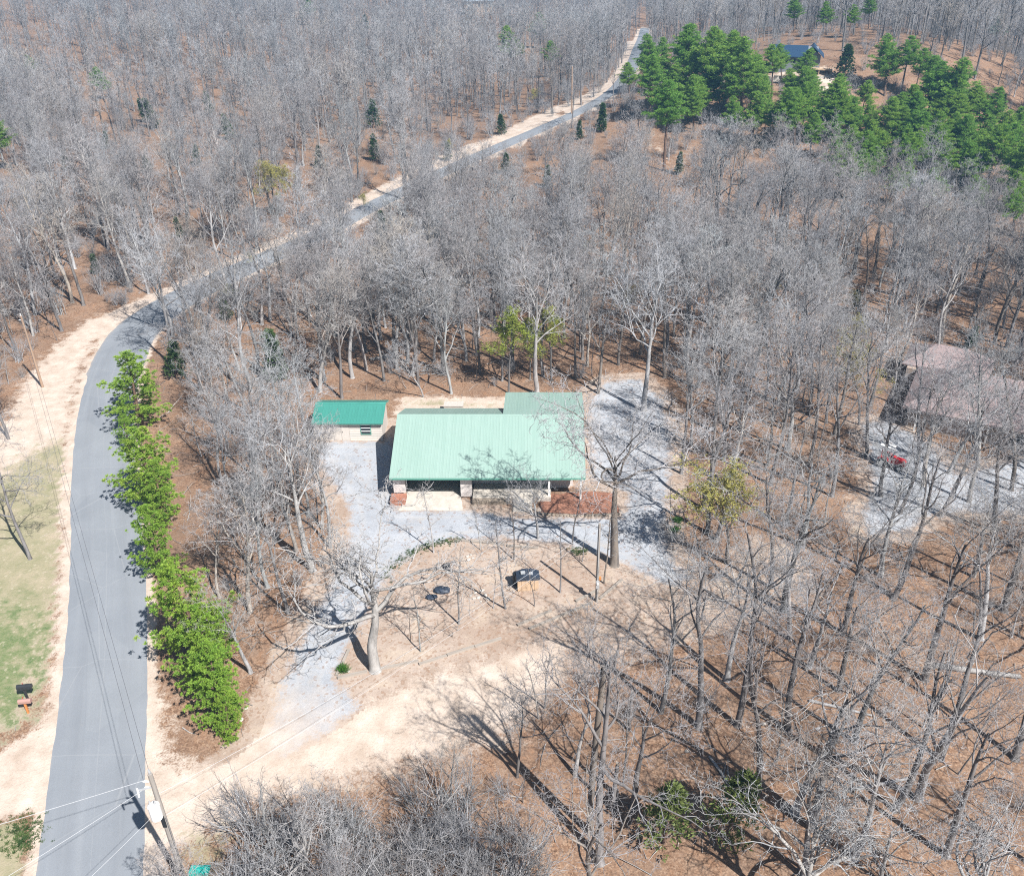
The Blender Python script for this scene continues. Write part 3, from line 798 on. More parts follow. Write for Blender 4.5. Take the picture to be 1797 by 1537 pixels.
hip('roof', -8, 8, -5.5, 5.5, 6.2, 9.6, m_bluegrey, far_h, 4.5)
for x_ in (-4.5, -0.5, 3.5):
    f_ = part('window', MB().box(x_, x_ + 1.6, -4.57, -4.5, 3.2, 5.0), m_white, far_h)
    part('pane', MB().box(x_ + 0.1, x_ + 1.5, -4.6, -4.57, 3.3, 4.9), m_glass, f_)

# ------------------------------------------------------------------ utility poles and wires
def sag(a, b, s, n=24):
    a = np.array(a); b = np.array(b); t_ = np.linspace(0, 1, n)[:, None]
    q = a + (b - a) * t_; q[:, 2] -= s * 4 * (t_ * (1 - t_))[:, 0]
    return q
def wire(name, a, b, s, r, m, label, group):
    return solo(name, MB().tube(sag(a, b, s), r, 5), m, label, 'cable', group, smooth=False)

ux, uy = at(331, 1566)
UH = 9.9
up = thing('utility_pole', 'weathered utility pole with white transformer can at the driveway entrance', 'utility pole', (ux, uy, 0))
part('pole', MB().tube([(0, 0, 0), (0, 0, 3), (0, 0, 6), (0, 0, UH)], [0.17, 0.155, 0.14, 0.12], 12), m_pole, up)
tr = part('transformer', MB().tube([(-0.12, -0.36, 6.95), (-0.12, -0.36, 7.0), (-0.12, -0.36, 7.95), (-0.12, -0.36, 8.02)], [0.26, 0.30, 0.30, 0.22], 16), m_white, up)
for dx in (-0.14, 0.12):
    part('bushing', MB().tube([(-0.12 + dx, -0.36, 8.0), (-0.12 + dx, -0.36, 8.12), (-0.12 + dx, -0.36, 8.32)], [0.05, 0.06, 0.025], 8), m_steel, tr)
part('bracket', MB().box(-0.16, 0.02, -0.12, -0.05, 7.15, 7.8), m_steel, up)
part('cable_guard', MB().box(-0.1, 0.1, -0.19, -0.13, 5.95, 6.85), m_black, up)
part('ground_wire', MB().tube([(0.13, -0.08, 0.1), (0.12, -0.07, 6.6)], 0.018, 5), m_cabled, up)
for i, z in enumerate((8.9, 9.35)):
    part('insulator', MB().tube([(-0.14, -0.02, z), (-0.34, -0.05, z + 0.06), (-0.44, -0.06, z + 0.06)], [0.03, 0.06, 0.04], 8), m_white, up)
part('insulator', MB().tube([(0, 0, UH), (0, 0, UH + 0.14), (0, 0, UH + 0.3)], [0.04, 0.08, 0.05], 8), m_steel, up)
cr = part('fuse_arm', MB().beam((-0.75, -0.3, 9.0), (0.1, 0.02, 8.95), 0.07, 0.07), m_steel, up)
part('fuse', MB().tube([(-0.72, -0.32, 8.55), (-0.7, -0.3, 9.15)], 0.05, 8), m_white, cr)
mt = part('meter_box', MB().box(-0.10, 0.22, -0.36, -0.16, 1.75, 2.35), m_black, up)
part('meter_glass', MB().tube([(0.03, -0.36, 1.9), (0.03, -0.44, 1.9)], 0.085, 10), m_steel, mt)
part('warning_sticker', MB().box(0.05, 0.15, -0.368, -0.361, 2.12, 2.24), m_orange, mt)
part('conduit', MB().tube([(0.05, -0.2, 0), (0.05, -0.2, 1.75)], 0.035, 8), m_steel, up)

p2x, p2y = at(75, 679); P2H = height((75, 679), (38, 554))
u2 = thing('utility_pole', 'slim tan utility pole on the sandy verge where the road curves', 'utility pole', (p2x, p2y, 0))
part('pole', MB().tube([(0, 0, 0), (0.02, 0, P2H * .5), (0.04, 0, P2H)], [0.15, 0.13, 0.11], 10), m_poleb, u2)
part('insulator', MB().tube([(0.04, 0, P2H), (0.04, 0, P2H + 0.3)], [0.07, 0.05], 8), m_white, u2)
part('insulator', MB().tube([(-0.08, -0.02, P2H - 0.5), (-0.28, -0.04, P2H - 0.45)], [0.05, 0.04], 8), m_white, u2)
p3x, p3y = at(1047, 1054); P3H = height((1047, 1054), (1051, 918))
u3 = thing('utility_pole', 'grey service pole with meter box beside the yard timbers', 'utility pole', (p3x, p3y, 0))
part('pole', MB().tube([(0, 0, 0), (0.0, 0, P3H * .5), (0.02, 0, P3H)], [0.14, 0.12, 0.10], 10), m_pole, u3)
mt = part('meter_box', MB().box(-0.11, 0.15, -0.30, -0.12, 1.5, 2.15), m_steel, u3)
part('meter_glass', MB().tube([(0.02, -0.30, 2.0), (0.02, -0.37, 2.0)], 0.075, 10), m_white, mt)
part('conduit', MB().tube([(0.0, -0.16, 0), (0.0, -0.16, 1.5)], 0.03, 8), m_steel, u3)
part('conduit', MB().tube([(0.0, -0.14, 2.15), (0.0, -0.13, P3H - 0.4)], 0.03, 8), m_steel, u3)
part('junction_box', MB().box(0.12, 0.3, -0.1, 0.08, 2.2, 2.45), m_orange, u3)
p4x, p4y = at(1003, 200); P4H = 10.5
u4 = thing('utility_pole', 'distant brown utility pole beside the uphill road', 'utility pole', (p4x, p4y, T1(p4x, p4y)))
part('pole', MB().tube([(0, 0, 0), (0, 0, P4H)], [0.18, 0.14], 8), m_poleb, u4)
part('insulator', MB().tube([(0, 0, P4H), (0, 0, P4H + 0.3)], [0.08, 0.05], 6), m_steel, u4)

gA = 'power lines strung from the utility pole'
wire('power_line', (ux, uy, UH + 0.2), (p2x + .04, p2y, P2H + .3), 0.5, 0.011, m_cabled, 'upper dark line running along the road towards the slim tan pole', gA)
wire('power_line', (ux - .4, uy - .06, 9.4), (p2x - .28, p2y, P2H - .45), 0.7, 0.011, m_cabled, 'lower dark line running along the road towards the slim tan pole', gA)
qx, qy = at(-260, 1700)
wire('power_line', (ux - .45, uy - .06, 9.45), (qx - 6, qy - 4, 9.3), 0.3, 0.012, m_cable, 'upper bright line slanting across the road from the big pole', gA)
wire('power_line', (ux - .34, uy - .05, 8.95), (qx + 1, qy - 9, 8.0), 0.4, 0.010, m_cable, 'middle bright line slanting across the road from the big pole', gA)
wire('power_line', (ux - .1, uy - .1, 7.2), (qx + 6, qy - 12, 6.4), 0.4, 0.009, m_cable, 'lowest bright line slanting across the road from the big pole', gA)
wire('power_line', (ux, uy, 8.3), (p3x, p3y, P3H), 0.9, 0.008, m_cable, 'upper service line crossing the yard to the grey service pole', gA)
wire('power_line', (ux, uy, 6.6), (p3x, p3y, P3H - .5), 0.7, 0.007, m_cable, 'lower service line crossing the yard to the grey service pole', gA)
wire('power_line', (p3x, p3y, P3H - .1), (2.4, 70.3, 2.8), 0.3, 0.009, m_cabled, 'short dark line from the grey service pole to the green roof eave', gA)
tb = solo('equipment_lid', MB().box(-0.55, 0.55, -0.3, 0.3, 0.25, 0.38).box(-0.48, 0.48, -0.25, 0.25, 0, 0.25), m_teal, 'teal plastic box half hidden by brush beside the big utility pole', 'box', None, (at(352, 1532)[0], at(352, 1532)[1], 0))

# ------------------------------------------------------------------ mailboxes
def mailbox(u, v, zt, rot, lab, mp, mb_, s=1.0):
    x, y = at(u, v)
    o = thing('mailbox', lab, 'mailbox', (x, y, 0), rot, 'roadside mailboxes')
    part('post', MB().box(-0.06, 0.06, -0.06, 0.06, 0, zt), mp, o)
    pts = [(-0.14 * s, 0), (0.14 * s, 0), (0.14 * s, 0.16 * s)] + [(0.14 * s * math.cos(a), 0.16 * s + 0.14 * s * math.sin(a)) for a in np.linspace(0.3, math.pi - 0.3, 7)] + [(-0.14 * s, 0.16 * s)]
    b = MB().prism(pts, -0.35 * s, 0.45 * s, 'x'); b.v = [(a, c_, zt + e) for a, c_, e in b.v]
    bo_ = part('box', b, mb_, o)
    part('arm', MB().box(-0.25, 0.35, -0.05, 0.05, zt - 0.1, zt - 0.005), mp, o)
    part('flag', MB().box(-0.1, -0.06, 0.15 * s, 0.165 * s, zt + 0.1, zt + 0.38), m_red, bo_)
    part('lid', MB().prism([(q[0] * 1.03, q[1] * 1.02) for q in pts], 0.45 * s, 0.475 * s, 'x').v and (lambda z_: (setattr(z_, 'v', [(a, c_, zt + e) for a, c_, e in z_.v]), z_)[1])(MB().prism([(q[0] * 1.03, q[1] * 1.02) for q in pts], 0.452 * s, 0.48 * s, 'x')), mb_, bo_)
    return o
mailbox(50, 1228, 1.15, rad(8), 'black mailbox on a dark post in the roadside grass', m_dark, m_dark, 1.15)
mailbox(50, 1250, 1.0, rad(8), 'faded brown mailbox on an orange cedar post in the grass', m_orange, m_pink, 1.0)

# ------------------------------------------------------------------ yard things
def timber(a, b, lab, z=0.0, wdt=0.2):
    (x0, y0), (x1, y1) = at(*a), at(*b)
    L_ = math.hypot(x1 - x0, y1 - y0)
    n = max(1, round(L_ / 2.5)); o = thing('landscape_timber', lab, 'timber edging', (x0, y0, 0), math.atan2(y1 - y0, x1 - x0), 'landscape timbers edging the yard')
    r_ = random.Random(int(a[0]))
    for i in range(n):
        q = r_.uniform(-0.03, 0.03)
        part('timber', MB().box(i * L_ / n + 0.02, (i + 1) * L_ / n - 0.02, -wdt / 2 + q, wdt / 2 + q, 0, 0.15 + r_.uniform(0, 0.03)), m_wood, o)
timber((1010, 1056), (1052, 1035), 'short weathered timber just behind the grey service pole')
timber((1052, 1052), (1092, 1018), 'weathered timber from the service pole towards the gravel')
timber((908, 1098), (968, 1072), 'weathered timber in the middle of the yard, its upper run')
timber((928, 1104), (1040, 1058), 'long weathered timber leading up to the grey service pole')
timber((735, 1166), (880, 1120), 'faint weathered timber along the lower edge of the yard')
timber((592, 1190), (645, 1178), 'timber at the foot of the big gnarled oak')
timber((590, 1186), (612, 1140), 'timber between the gravel drive and the big gnarled oak')
timber((660, 1175), (735, 1160), 'timber running off from the big gnarled oak trunk')
timber((810, 949), (885, 956), 'red brown timber edge of the island behind the yard saplings')
timber((890, 958), (945, 962), 'timber edge of the island opposite the porch steps')

x, y = at(926, 1030)
ph = thing('pump_house', 'small timber pump house with dark tarp roof in the yard', 'pump house', (x, y, 0), rad(6))
part('wall', MB().box(-0.85, 0.85, -0.42, 0.42, 0, 1.1), m_deck, ph)
for i in range(5):
    part('board', MB().box(-0.85 + i * 0.34 + 0.012, -0.85 + (i + 1) * 0.34 - 0.012, -0.455, -0.422, 0.02, 1.1), m_deck, ph)
part('roof', MB().prism([(-0.98, 1.1), (0.98, 1.1), (0.95, 1.28), (0.35, 1.52), (-0.4, 1.55), (-0.92, 1.3)], -0.5, 0.52, 'y'), m_tarp, ph)
part('roof_weight', MB().box(-0.55, -0.2, -0.2, 0.15, 1.53, 1.62), m_steel, ph)
part('roof_weight', MB().box(0.12, 0.42, -0.3, 0.02, 1.5, 1.57), m_steel, ph)
x, y = at(906, 1024)
solo('barrel', MB().tube([(0, 0, 0), (0, 0, 0.1), (0, 0, 1.1), (0, 0, 1.15)], [0.26, 0.3, 0.3, 0.27], 14), m_black, 'black barrel standing against the little pump house', 'barrel', None, (x, y, 0))
solo('water_jug', MB().tube([(0, 0, 0), (0, 0, 0.7), (0, 0, 0.85)], [0.12, 0.12, 0.05], 10), m_pale, 'pale jug between the black barrel and pump house', 'jug', None, (x + 0.42, y - 0.05, 0))
rr = random.Random(11)
for (u, v, s, lab) in ((757, 1049, 0.42, 'crumpled dark tarp bundle in the shadow of the tall yard sapling'), (775, 1037, 0.62, 'larger crumpled dark tarp heap on the yellow soil'),):
    x, y = at(u, v)
    solo('tarp_bundle', MB().ball((0, 0, 0.12), s, 12, 7, (1.1, 0.75, 0.42), 0.16, rr), m_tarp, lab, 'tarp', None, (x, y, 0))
x, y = at(783, 993)
solo('manhole_lid', MB().tube([(0, 0, 0), (0, 0, 0.07), (0, 0, 0.09)], [0.36, 0.36, 0.3], 16), m_black, 'small round black lid lying in the yard near the drive', 'lid', None, (x, y, 0))
def stones(pts, grp, m=m_pale, s0=0.13):
    for i, (u, v, lab) in enumerate(pts):
        x, y = at(u, v); r_ = random.Random(u * 7 + v)
        solo('stone', MB().ball((0, 0, 0.04), s0 * r_.uniform(0.7, 1.4), 7, 5, (1.3, 0.95, 0.45), 0.2, r_), m, lab, 'stone', grp, (x, y, 0), (0, 0, r_.uniform(0, 6)))
g_ = 'pale stones scattered in the yard'
stones([(u, v, 'pale flat stone in the loose patch at the middle of the yard') for u, v in ((826, 1045), (834, 1040), (840, 1048), (846, 1036), (852, 1044), (832, 1050), (857, 1050), (844, 1055))], g_)
stones([(u, v, 'pale flat stone near the small black yard lid') for u, v in ((820, 976), (826, 973), (822, 982), (830, 979))], 'pale stones by the yard lid')
stones([(612, 1178, 'white rock beside the little green shrub under the gnarled oak'), (424, 1262, 'pale rock on the leaf litter beside the last roadside pine'), (432, 1242, 'small pale rock beyond the last roadside pine'),
        (1340, 1270, 'tan rock lying in the leaf litter among thin trunks'), (1205, 1318, 'yellowish rock in the leaf litter near the broken stumps')], None)
x, y = at(797, 722)
ac = thing('utility_box', 'pale square utility box on the ground behind the house roof', 'box', (x, y, 0))
part('cabinet', MB().box(-1.0, 1.0, -0.5, 0.5, 0, 0.9), m_conc, ac); part('lid', MB().box(-1.06, 1.06, -0.56, 0.56, 0.9, 1.0), m_pale, ac)

# red garden tractor by the neighbour's drive
x, y = at(1562, 818)
tr = thing('tractor', 'small red tractor parked on the gravel under bare trees', 'tractor', (x, y, 0.02), rad(-35))
def wheel(px, py, r, wd):
    wo_ = part('wheel', MB().tube([(px, py - wd / 2, r), (px, py - wd / 2 + .03, r), (px, py + wd / 2 - .03, r), (px, py + wd / 2, r)], [r * .86, r, r, r * .86], 18), m_black, tr)
    part('rim', MB().tube([(px, py - wd / 2 - .01, r), (px, py + wd / 2 + .01, r)], r * .55, 12), m_white, wo_)
for s_ in (-1, 1):
    wheel(-0.65, s_ * 0.62, 0.55, 0.32); wheel(0.95, s_ * 0.52, 0.36, 0.22)
part('hood', MB().prism([(0.1, 0.55), (1.35, 0.5), (1.4, 0.95), (1.25, 1.08), (0.1, 1.18)], -0.3, 0.3, 'y'), m_red, tr)
part('body', MB().prism([(-0.95, 0.5), (0.1, 0.5), (0.1, 0.8), (-0.95, 0.95)], -0.3, 0.3, 'y'), m_red, tr)
for s_ in (-1, 1):
    part('fender', MB().prism([(-1.2, 0.95), (-0.95, 1.2), (-0.4, 1.22), (-0.1, 0.9), (-0.2, 0.86), (-0.45, 1.12), (-0.92, 1.1), (-1.12, 0.9)], s_ * 0.62 - 0.17, s_ * 0.62 + 0.17, 'y'), m_red, tr)
part('seat', MB().box(-0.75, -0.3, -0.25, 0.25, 0.97, 1.1).box(-0.82, -0.72, -0.25, 0.25, 1.1, 1.45), m_black, tr)
part('steering_wheel', MB().tube([(0.02 + 0.2 * math.cos(a) * 0.6, 0.2 * math.sin(a), 1.42 + 0.2 * math.cos(a) * 0.8) for a in np.linspace(0, 6.283, 14)], 0.02, 5, False), m_black, tr)
part('steering_column', MB().tube([(0.12, 0, 1.1), (0.02, 0, 1.42)], 0.03, 6), m_black, tr)
rb_ = MB()
for s_ in (-1, 1): rb_.beam((-0.95, s_ * 0.42, 0.9), (-0.95, s_ * 0.42, 2.1), 0.06, 0.06)
rb_.beam((-0.95, -0.42, 2.1), (-0.95, 0.42, 2.1), 0.06, 0.06)
part('roll_bar', rb_, m_red, tr)
part('canopy', MB().box(-1.3, 0.1, -0.55, 0.55, 2.13, 2.19), m_white, tr)
for s_ in (-1, 1): part('headlight', MB().tube([(1.38, s_ * 0.18, 0.85), (1.43, s_ * 0.18, 0.85)], 0.07, 10), m_white, tr)
#==TREES==
# ------------------------------------------------------------------ trees: meshes
m_bark_pale = bark('pale grey bark', (0.33, 0.325, 0.32), (0.42, 0.415, 0.41), (0.17, 0.16, 0.15))
m_bark = bark('grey brown bark', (0.165, 0.155, 0.15), (0.24, 0.23, 0.225), (0.095, 0.087, 0.083))
m_twig = bark('grey twigs', (0.275, 0.27, 0.275), (0.375, 0.374, 0.385), (0.19, 0.18, 0.177))
m_twig_pale = bark('pale twigs', (0.375, 0.374, 0.38), (0.46, 0.46, 0.47), (0.26, 0.255, 0.25))
m_pinebark = bark('pine bark', (0.15, 0.10, 0.075), (0.19, 0.13, 0.10), (0.09, 0.06, 0.045))
m_needle_road = leafmat('bright pine needles', (0.25, 0.40, 0.055), (0.32, 0.44, 0.065), (0.16, 0.30, 0.045), .4)
m_needle = leafmat('pine needles', (0.20, 0.37, 0.06), (0.31, 0.44, 0.075), (0.14, 0.30, 0.055), .45)
m_cedar = leafmat('cedar foliage', (0.055, 0.105, 0.030), (0.10, 0.145, 0.045), (0.036, 0.075, 0.024))
m_bud = leafmat('spring buds', (0.33, 0.39, 0.07), (0.42, 0.40, 0.11), (0.26, 0.32, 0.06), 0.4)
m_shrub = leafmat('green shrub leaves', (0.06, 0.17, 0.02), (0.09, 0.2, 0.03), (0.04, 0.11, 0.015))

def unit(v): return v / (np.linalg.norm(v) + 1e-9)

class TM:
    """tubes gathered into numpy arrays"""
    def __init__(s): s.V = []; s.F = []; s.n = 0
    def tube(s, P, R, n):
        m = len(P)
        D = np.empty_like(P); D[1:-1] = P[2:] - P[:-2]; D[0] = P[1] - P[0]; D[-1] = P[-1] - P[-2]
        D /= np.linalg.norm(D, axis=1)[:, None] + 1e-9
        ref = np.array([0.0, 0, 1]) if abs(D[0, 2]) < 0.85 else np.array([1.0, 0.15, 0])
        A = np.cross(D, ref); A /= np.linalg.norm(A, axis=1)[:, None] + 1e-9
        B = np.cross(D, A)
        a = np.arange(n) * (2 * math.pi / n)
        V = P[:, None] + R[:, None, None] * (A[:, None] * np.cos(a)[None, :, None] + B[:, None] * np.sin(a)[None, :, None])
        i = np.arange(m - 1)[:, None] * n; j = np.arange(n)[None]
        j2 = (j + 1) % n
        F = np.stack([i + j, i + j2, i + n + j2, i + n + j], -1).reshape(-1, 4) + s.n
        s.V.append(V.reshape(-1, 3)); s.F.append(F); s.n += m * n
    def mesh(s, name, m):
        V = np.vstack(s.V); F = np.vstack(s.F)
        me = bpy.data.meshes.new(name)
        me.vertices.add(len(V)); me.vertices.foreach_set('co', V.ravel())
        me.loops.add(F.size); me.loops.foreach_set('vertex_index', F.ravel().astype(np.int32))
        me.polygons.add(len(F)); me.polygons.foreach_set('loop_start', np.arange(0, F.size, 4, dtype=np.int32))
        me.polygons.foreach_set('loop_total', np.full(len(F), 4, np.int32))
        me.polygons.foreach_set('use_smooth', np.ones(len(F), bool))
        me.materials.append(m); me.update(calc_edges=True); return me

def tri_mesh(name, V, m):
    me = bpy.data.meshes.new(name); n = len(V)
    me.vertices.add(n); me.vertices.foreach_set('co', V.ravel())
    me.loops.add(n); me.loops.foreach_set('vertex_index', np.arange(n, dtype=np.int32))
    me.polygons.add(n // 3); me.polygons.foreach_set('loop_start', np.arange(0, n, 3, dtype=np.int32))
    me.polygons.foreach_set('loop_total', np.full(n // 3, 3, np.int32))
    me.materials.append(m); me.update(calc_edges=True); return me

def stem_path(R, p0, d, L, n, wander, up, kink=0.0):
    P = [np.array(p0, float)]; d = unit(np.array(d, float)); st = L / n
    for i in range(n):
        d = unit(d + R.normal(0, wander, 3) + np.array([0, 0, up]))
        if kink and R.random() < kink: d = unit(d + R.normal(0, 0.55, 3))
        P.append(P[-1] + d * st)
    return np.array(P)

def bare_tree_meshes(seed, h, r0, first=0.4, limbs=8, limb_len=0.5, angle=45, up=0.05, wander=0.10, kink=0.0, counts=(7, 6, 4), twig=0.012,
                     fork=0.0, lean=0.03, crook=0.05, tf=0.92, levels=4, ends=None, sides=(8, 6, 4, 3, 3), limb_r=(0.5, 0.75)):
    """bare broadleaf tree: returns (trunk TM, crown TM)"""
    R = np.random.default_rng(seed)
    A, B = TM(), TM()
    def along(P, t):
        f = t * (len(P) - 1); i = min(int(f), len(P) - 2); q = f - i
        return P[i] * (1 - q) + P[i + 1] * q, unit(P[i + 1] - P[i])
    def branch(p, d, L, r, lvl):
        n = (12, 8, 6, 4, 3)[min(lvl, 4)]
        P = stem_path(R, p, d, L, n, wander * (0.8 if lvl == 0 else 1.0 + 0.35 * lvl), up * (1 if lvl < 3 else 0.4), kink if lvl in (1, 2, 3) else 0)
        t_ = np.linspace(0, 1, len(P))
        rr_ = np.maximum(r * (1 - 0.85 * t_) , twig * (1.0 - 0.45 * t_) if lvl >= 2 else twig)
        (A if lvl <= 1 else B).tube(P, rr_, sides[min(lvl, 4)])
        if lvl >= levels:
            if ends is not None: ends.append(P[-1]); ends.append(P[len(P) // 2])
            return
        c = counts[min(lvl - 1, len(counts) - 1)]
        c = max(2, int(round(c * R.uniform(0.75, 1.25))))
        ph = R.uniform(0, 6.28)
        for k_ in range(c):
            t = 0.22 + 0.78 * (k_ + R.uniform(0.2, 0.9)) / c
            t = min(t, 0.98)
            q, dd = along(P, t)
            a = rad(R.uniform(28, 62)); ph += 2.4 + R.uniform(-0.5, 0.5)
            s1 = unit(np.cross(dd, [0.13, 0.21, 1.0])); s2 = np.cross(dd, s1)
            nd = dd * math.cos(a) + (s1 * math.cos(ph) + s2 * math.sin(ph)) * math.sin(a)
            nd[2] = nd[2] * 0.85 + 0.08
            l2 = L * R.uniform(0.36, 0.62) * (1.12 - 0.5 * t)
            branch(q, nd, l2, max(twig, r * (1 - 0.8 * t) * 0.62), lvl + 1)
    n0 = 12
    P = stem_path(R, (0, 0, 0), (R.normal(0, lean), R.normal(0, lean), 1), h * tf, n0, crook, 0.06)
    t_ = np.linspace(0, 1, n0 + 1)
    rad0 = r0 * (1 - 0.78 * t_ ** 1.15); rad0[0] *= 1.45; 
    P0 = np.vstack([P[:1], P[0] * 0.93 + P[1] * 0.07, P[0] * 0.8 + P[1] * 0.2, P[1:]])
    R0 = np.concatenate([[r0 * 1.5], [r0 * 1.2], [r0 * 1.04], rad0[1:]])
    A.tube(P0, R0, 10)
    ph = R.uniform(0, 6.28)
    for k_ in range(limbs):
        t = first + (0.97 - first) * (k_ + R.uniform(0, 0.7)) / limbs
        q, dd = along(P, t)
        ph += 2.4 + R.uniform(-0.6, 0.6)
        u = (t - first) / (1 - first)
        a = rad(angle * R.uniform(0.75, 1.25) * (1 - (0.5 if tf > 0.8 else 0.6) * u))
        nd = np.array([math.cos(ph) * math.sin(a), math.sin(ph) * math.sin(a), math.cos(a)])
        L_ = h * limb_len * R.uniform(0.75, 1.15) * (1 - (0.55 if tf > 0.8 else 0.25) * u)
        branch(q, nd, L_, max(twig * 1.5, r0 * (1 - 0.78 * t) * R.uniform(*limb_r)), 1)
    return A, B

def tufts(R, pos, dirs, blades, length, width, spread):
    n = len(pos)
    D = dirs[:, None] + R.normal(0, spread, (n, blades, 3)); D /= np.linalg.norm(D, axis=2)[..., None] + 1e-9
    Pq = np.cross(D, R.normal(0, 1, (n, blades, 3))); Pq /= np.linalg.norm(Pq, axis=2)[..., None] + 1e-9
    base = pos[:, None] + D * 0.02
    ln = length * R.uniform(0.65, 1.15, (n, blades, 1)); wd = width * R.uniform(0.7, 1.2, (n, blades, 1))
    mid = base + D * ln * 0.6
    V = np.stack([base, mid + Pq * wd, base + D * ln], 2)
    V2 = np.stack([base, base + D * ln, mid - Pq * wd], 2)
    return np.concatenate([V.reshape(-1, 3), V2.reshape(-1, 3)])

def pine_meshes(seed, h, r0, cb, cw, shape=0.6, per=5, step=0.55, tl=0.32, blades=17, bw=0.034):
    R = np.random.default_rng(seed); A = TM(); pos = []; dirs = []
    P = stem_path(R, (0, 0, 0), (R.normal(0, .03), R.normal(0, .03), 1), h, 10, 0.025, 0.08)
    t_ = np.linspace(0, 1, 11); A.tube(P, r0 * (1.0 - 0.9 * t_) + 0.02, 9)
    def trunk(z):
        f = np.clip(z / h * 10, 0, 9.99); i = int(f); return P[i] * (1 - f + i) + P[i + 1] * (f - i)
    z = cb * h; ph = 0
    # dead stubs below the crown
    for k_ in range(5):
        zz = h * cb * R.uniform(0.5, 1.0); a = R.uniform(0, 6.28)
        A.tube(stem_path(R, trunk(zz), (math.cos(a), math.sin(a), 0.1), R.uniform(0.5, 1.3), 3, 0.12, 0), np.array([0.03, 0.025, 0.02, 0.01]), 3)
    while z < h * 0.985:
        u = (z - cb * h) / (h * (1 - cb))
        prof = (min(1, u / 0.22 + 0.45)) * (1 - u ** (1 / shape)) ** 0.75 if u < 1 else 0
        for b in range(per):
            ph += 2.4 + R.uniform(-0.5, 0.5)
            L_ = max(0.3, cw * prof * R.uniform(0.55, 1.2))
            el = 0.05 + 0.55 * u + R.uniform(-0.12, 0.12)
            Q = stem_path(R, trunk(z), (math.cos(ph), math.sin(ph), el), L_, 5, 0.09, 0.07)
            A.tube(Q, np.linspace(0.045 * (1.2 - u), 0.012, 6), 4)
            nt_ = max(2, int(L_ * 5.0))
            for q in range(nt_):
                s = 1 - (q / nt_) * 0.72
                f = s * 5; i = min(int(f), 4); c0 = Q[i] * (1 - f + i) + Q[i + 1] * (f - i); dd = unit(Q[i + 1] - Q[i])
                for e in range(2):
                    off = R.normal(0, 0.17 + 0.07 * L_ * (0.4 + s * 0.3), 3) * np.array([1, 1, 0.34])
                    pos.append(c0 + off); dirs.append(unit(dd * 0.5 + off * 0.5 + np.array([0, 0, 0.75])))
        z += step * R.uniform(0.75, 1.25)
    for k_ in range(9):
        pos.append(trunk(h * 0.99) + R.normal(0, 0.16, 3)); dirs.append(np.array([0, 0, 1.0]))
    V = tufts(R, np.array(pos), np.array(dirs), blades, tl, bw, 0.72)
    return A, V

def cedar_meshes(seed, h, w_, m_blades=12):
    R = np.random.default_rng(seed); A = TM(); pos = []; dirs = []
    A.tube(np.array([(0, 0, 0), (0.03, 0, h * .5), (0, 0, h * 0.97)]), np.array([0.13, 0.08, 0.02]), 7)
    n = int(150 * h / 5)
    for k_ in range(n):
        u = R.random() ** 0.85; z = h * (0.06 + 0.92 * u); rr_ = w_ * (1 - u) ** 0.75 * (0.55 + 0.5 * R.random()) + 0.06
        a = R.uniform(0, 6.28); c0 = np.array([0, 0, z - 0.1]); e = np.array([math.cos(a) * rr_, math.sin(a) * rr_, z + 0.12 * rr_])
        if k_ % 4 == 0: A.tube(np.array([c0, e]), np.array([0.02, 0.008]), 3)
        for s in (1.0, 0.72, 0.45):
            pos.append(c0 * (1 - s) + e * s + R.normal(0, 0.10, 3)); dirs.append(unit(np.array([math.cos(a), math.sin(a), 0.9])))
    return A, tufts(R, np.array(pos), np.array(dirs), m_blades, 0.30, 0.055, 0.5)

def shrub_meshes(seed, h, stems, spread, ends=None, kids=8):
    R = np.random.default_rng(seed); A, B = TM(), TM()
    for s in range(stems):
        a = R.uniform(0, 6.28); t = R.uniform(0.05, spread)
        L_ = h * R.uniform(0.6, 1.1)
        P = stem_path(R, (R.normal(0, .3), R.normal(0, .3), 0), (math.cos(a) * t, math.sin(a) * t, 1), L_, 7, 0.12, 0.03)
        A.tube(P, np.linspace(0.035, 0.012, 8), 4)
        for c_ in range(kids):
            f = R.uniform(0.25, 0.97) * 7; i = min(int(f), 6); q = P[i] * (1 - f + i) + P[i + 1] * (f - i)
            d_ = unit(unit(P[i + 1] - P[i]) + R.normal(0, 0.55, 3))
            Q = stem_path(R, q, d_, L_ * R.uniform(0.2, 0.42), 4, 0.16, 0.03)
            B.tube(Q, np.linspace(0.013, 0.007, 5), 3)
            for e in range(4):
                f2 = R.uniform(0.2, 1) * 4; i2 = min(int(f2), 3); q2 = Q[i2] * (1 - f2 + i2) + Q[i2 + 1] * (f2 - i2)
                d2 = unit(unit(Q[i2 + 1] - Q[i2]) + R.normal(0, 0.6, 3))
                Z_ = stem_path(R, q2, d2, L_ * R.uniform(0.08, 0.18), 2, 0.15, 0)
                B.tube(Z_, np.linspace(0.008, 0.005, 3), 3)
                if ends is not None: ends.append(Z_[-1])
    return A, B

PROTO = {}
def proto(key, h, trunk, crown): PROTO[key] = (h, trunk, crown)
def reg(key, h, AB, mt, mc, nm='crown'):
    proto(key, h, AB[0].mesh('trunk', mt), AB[1].mesh(nm, mc))
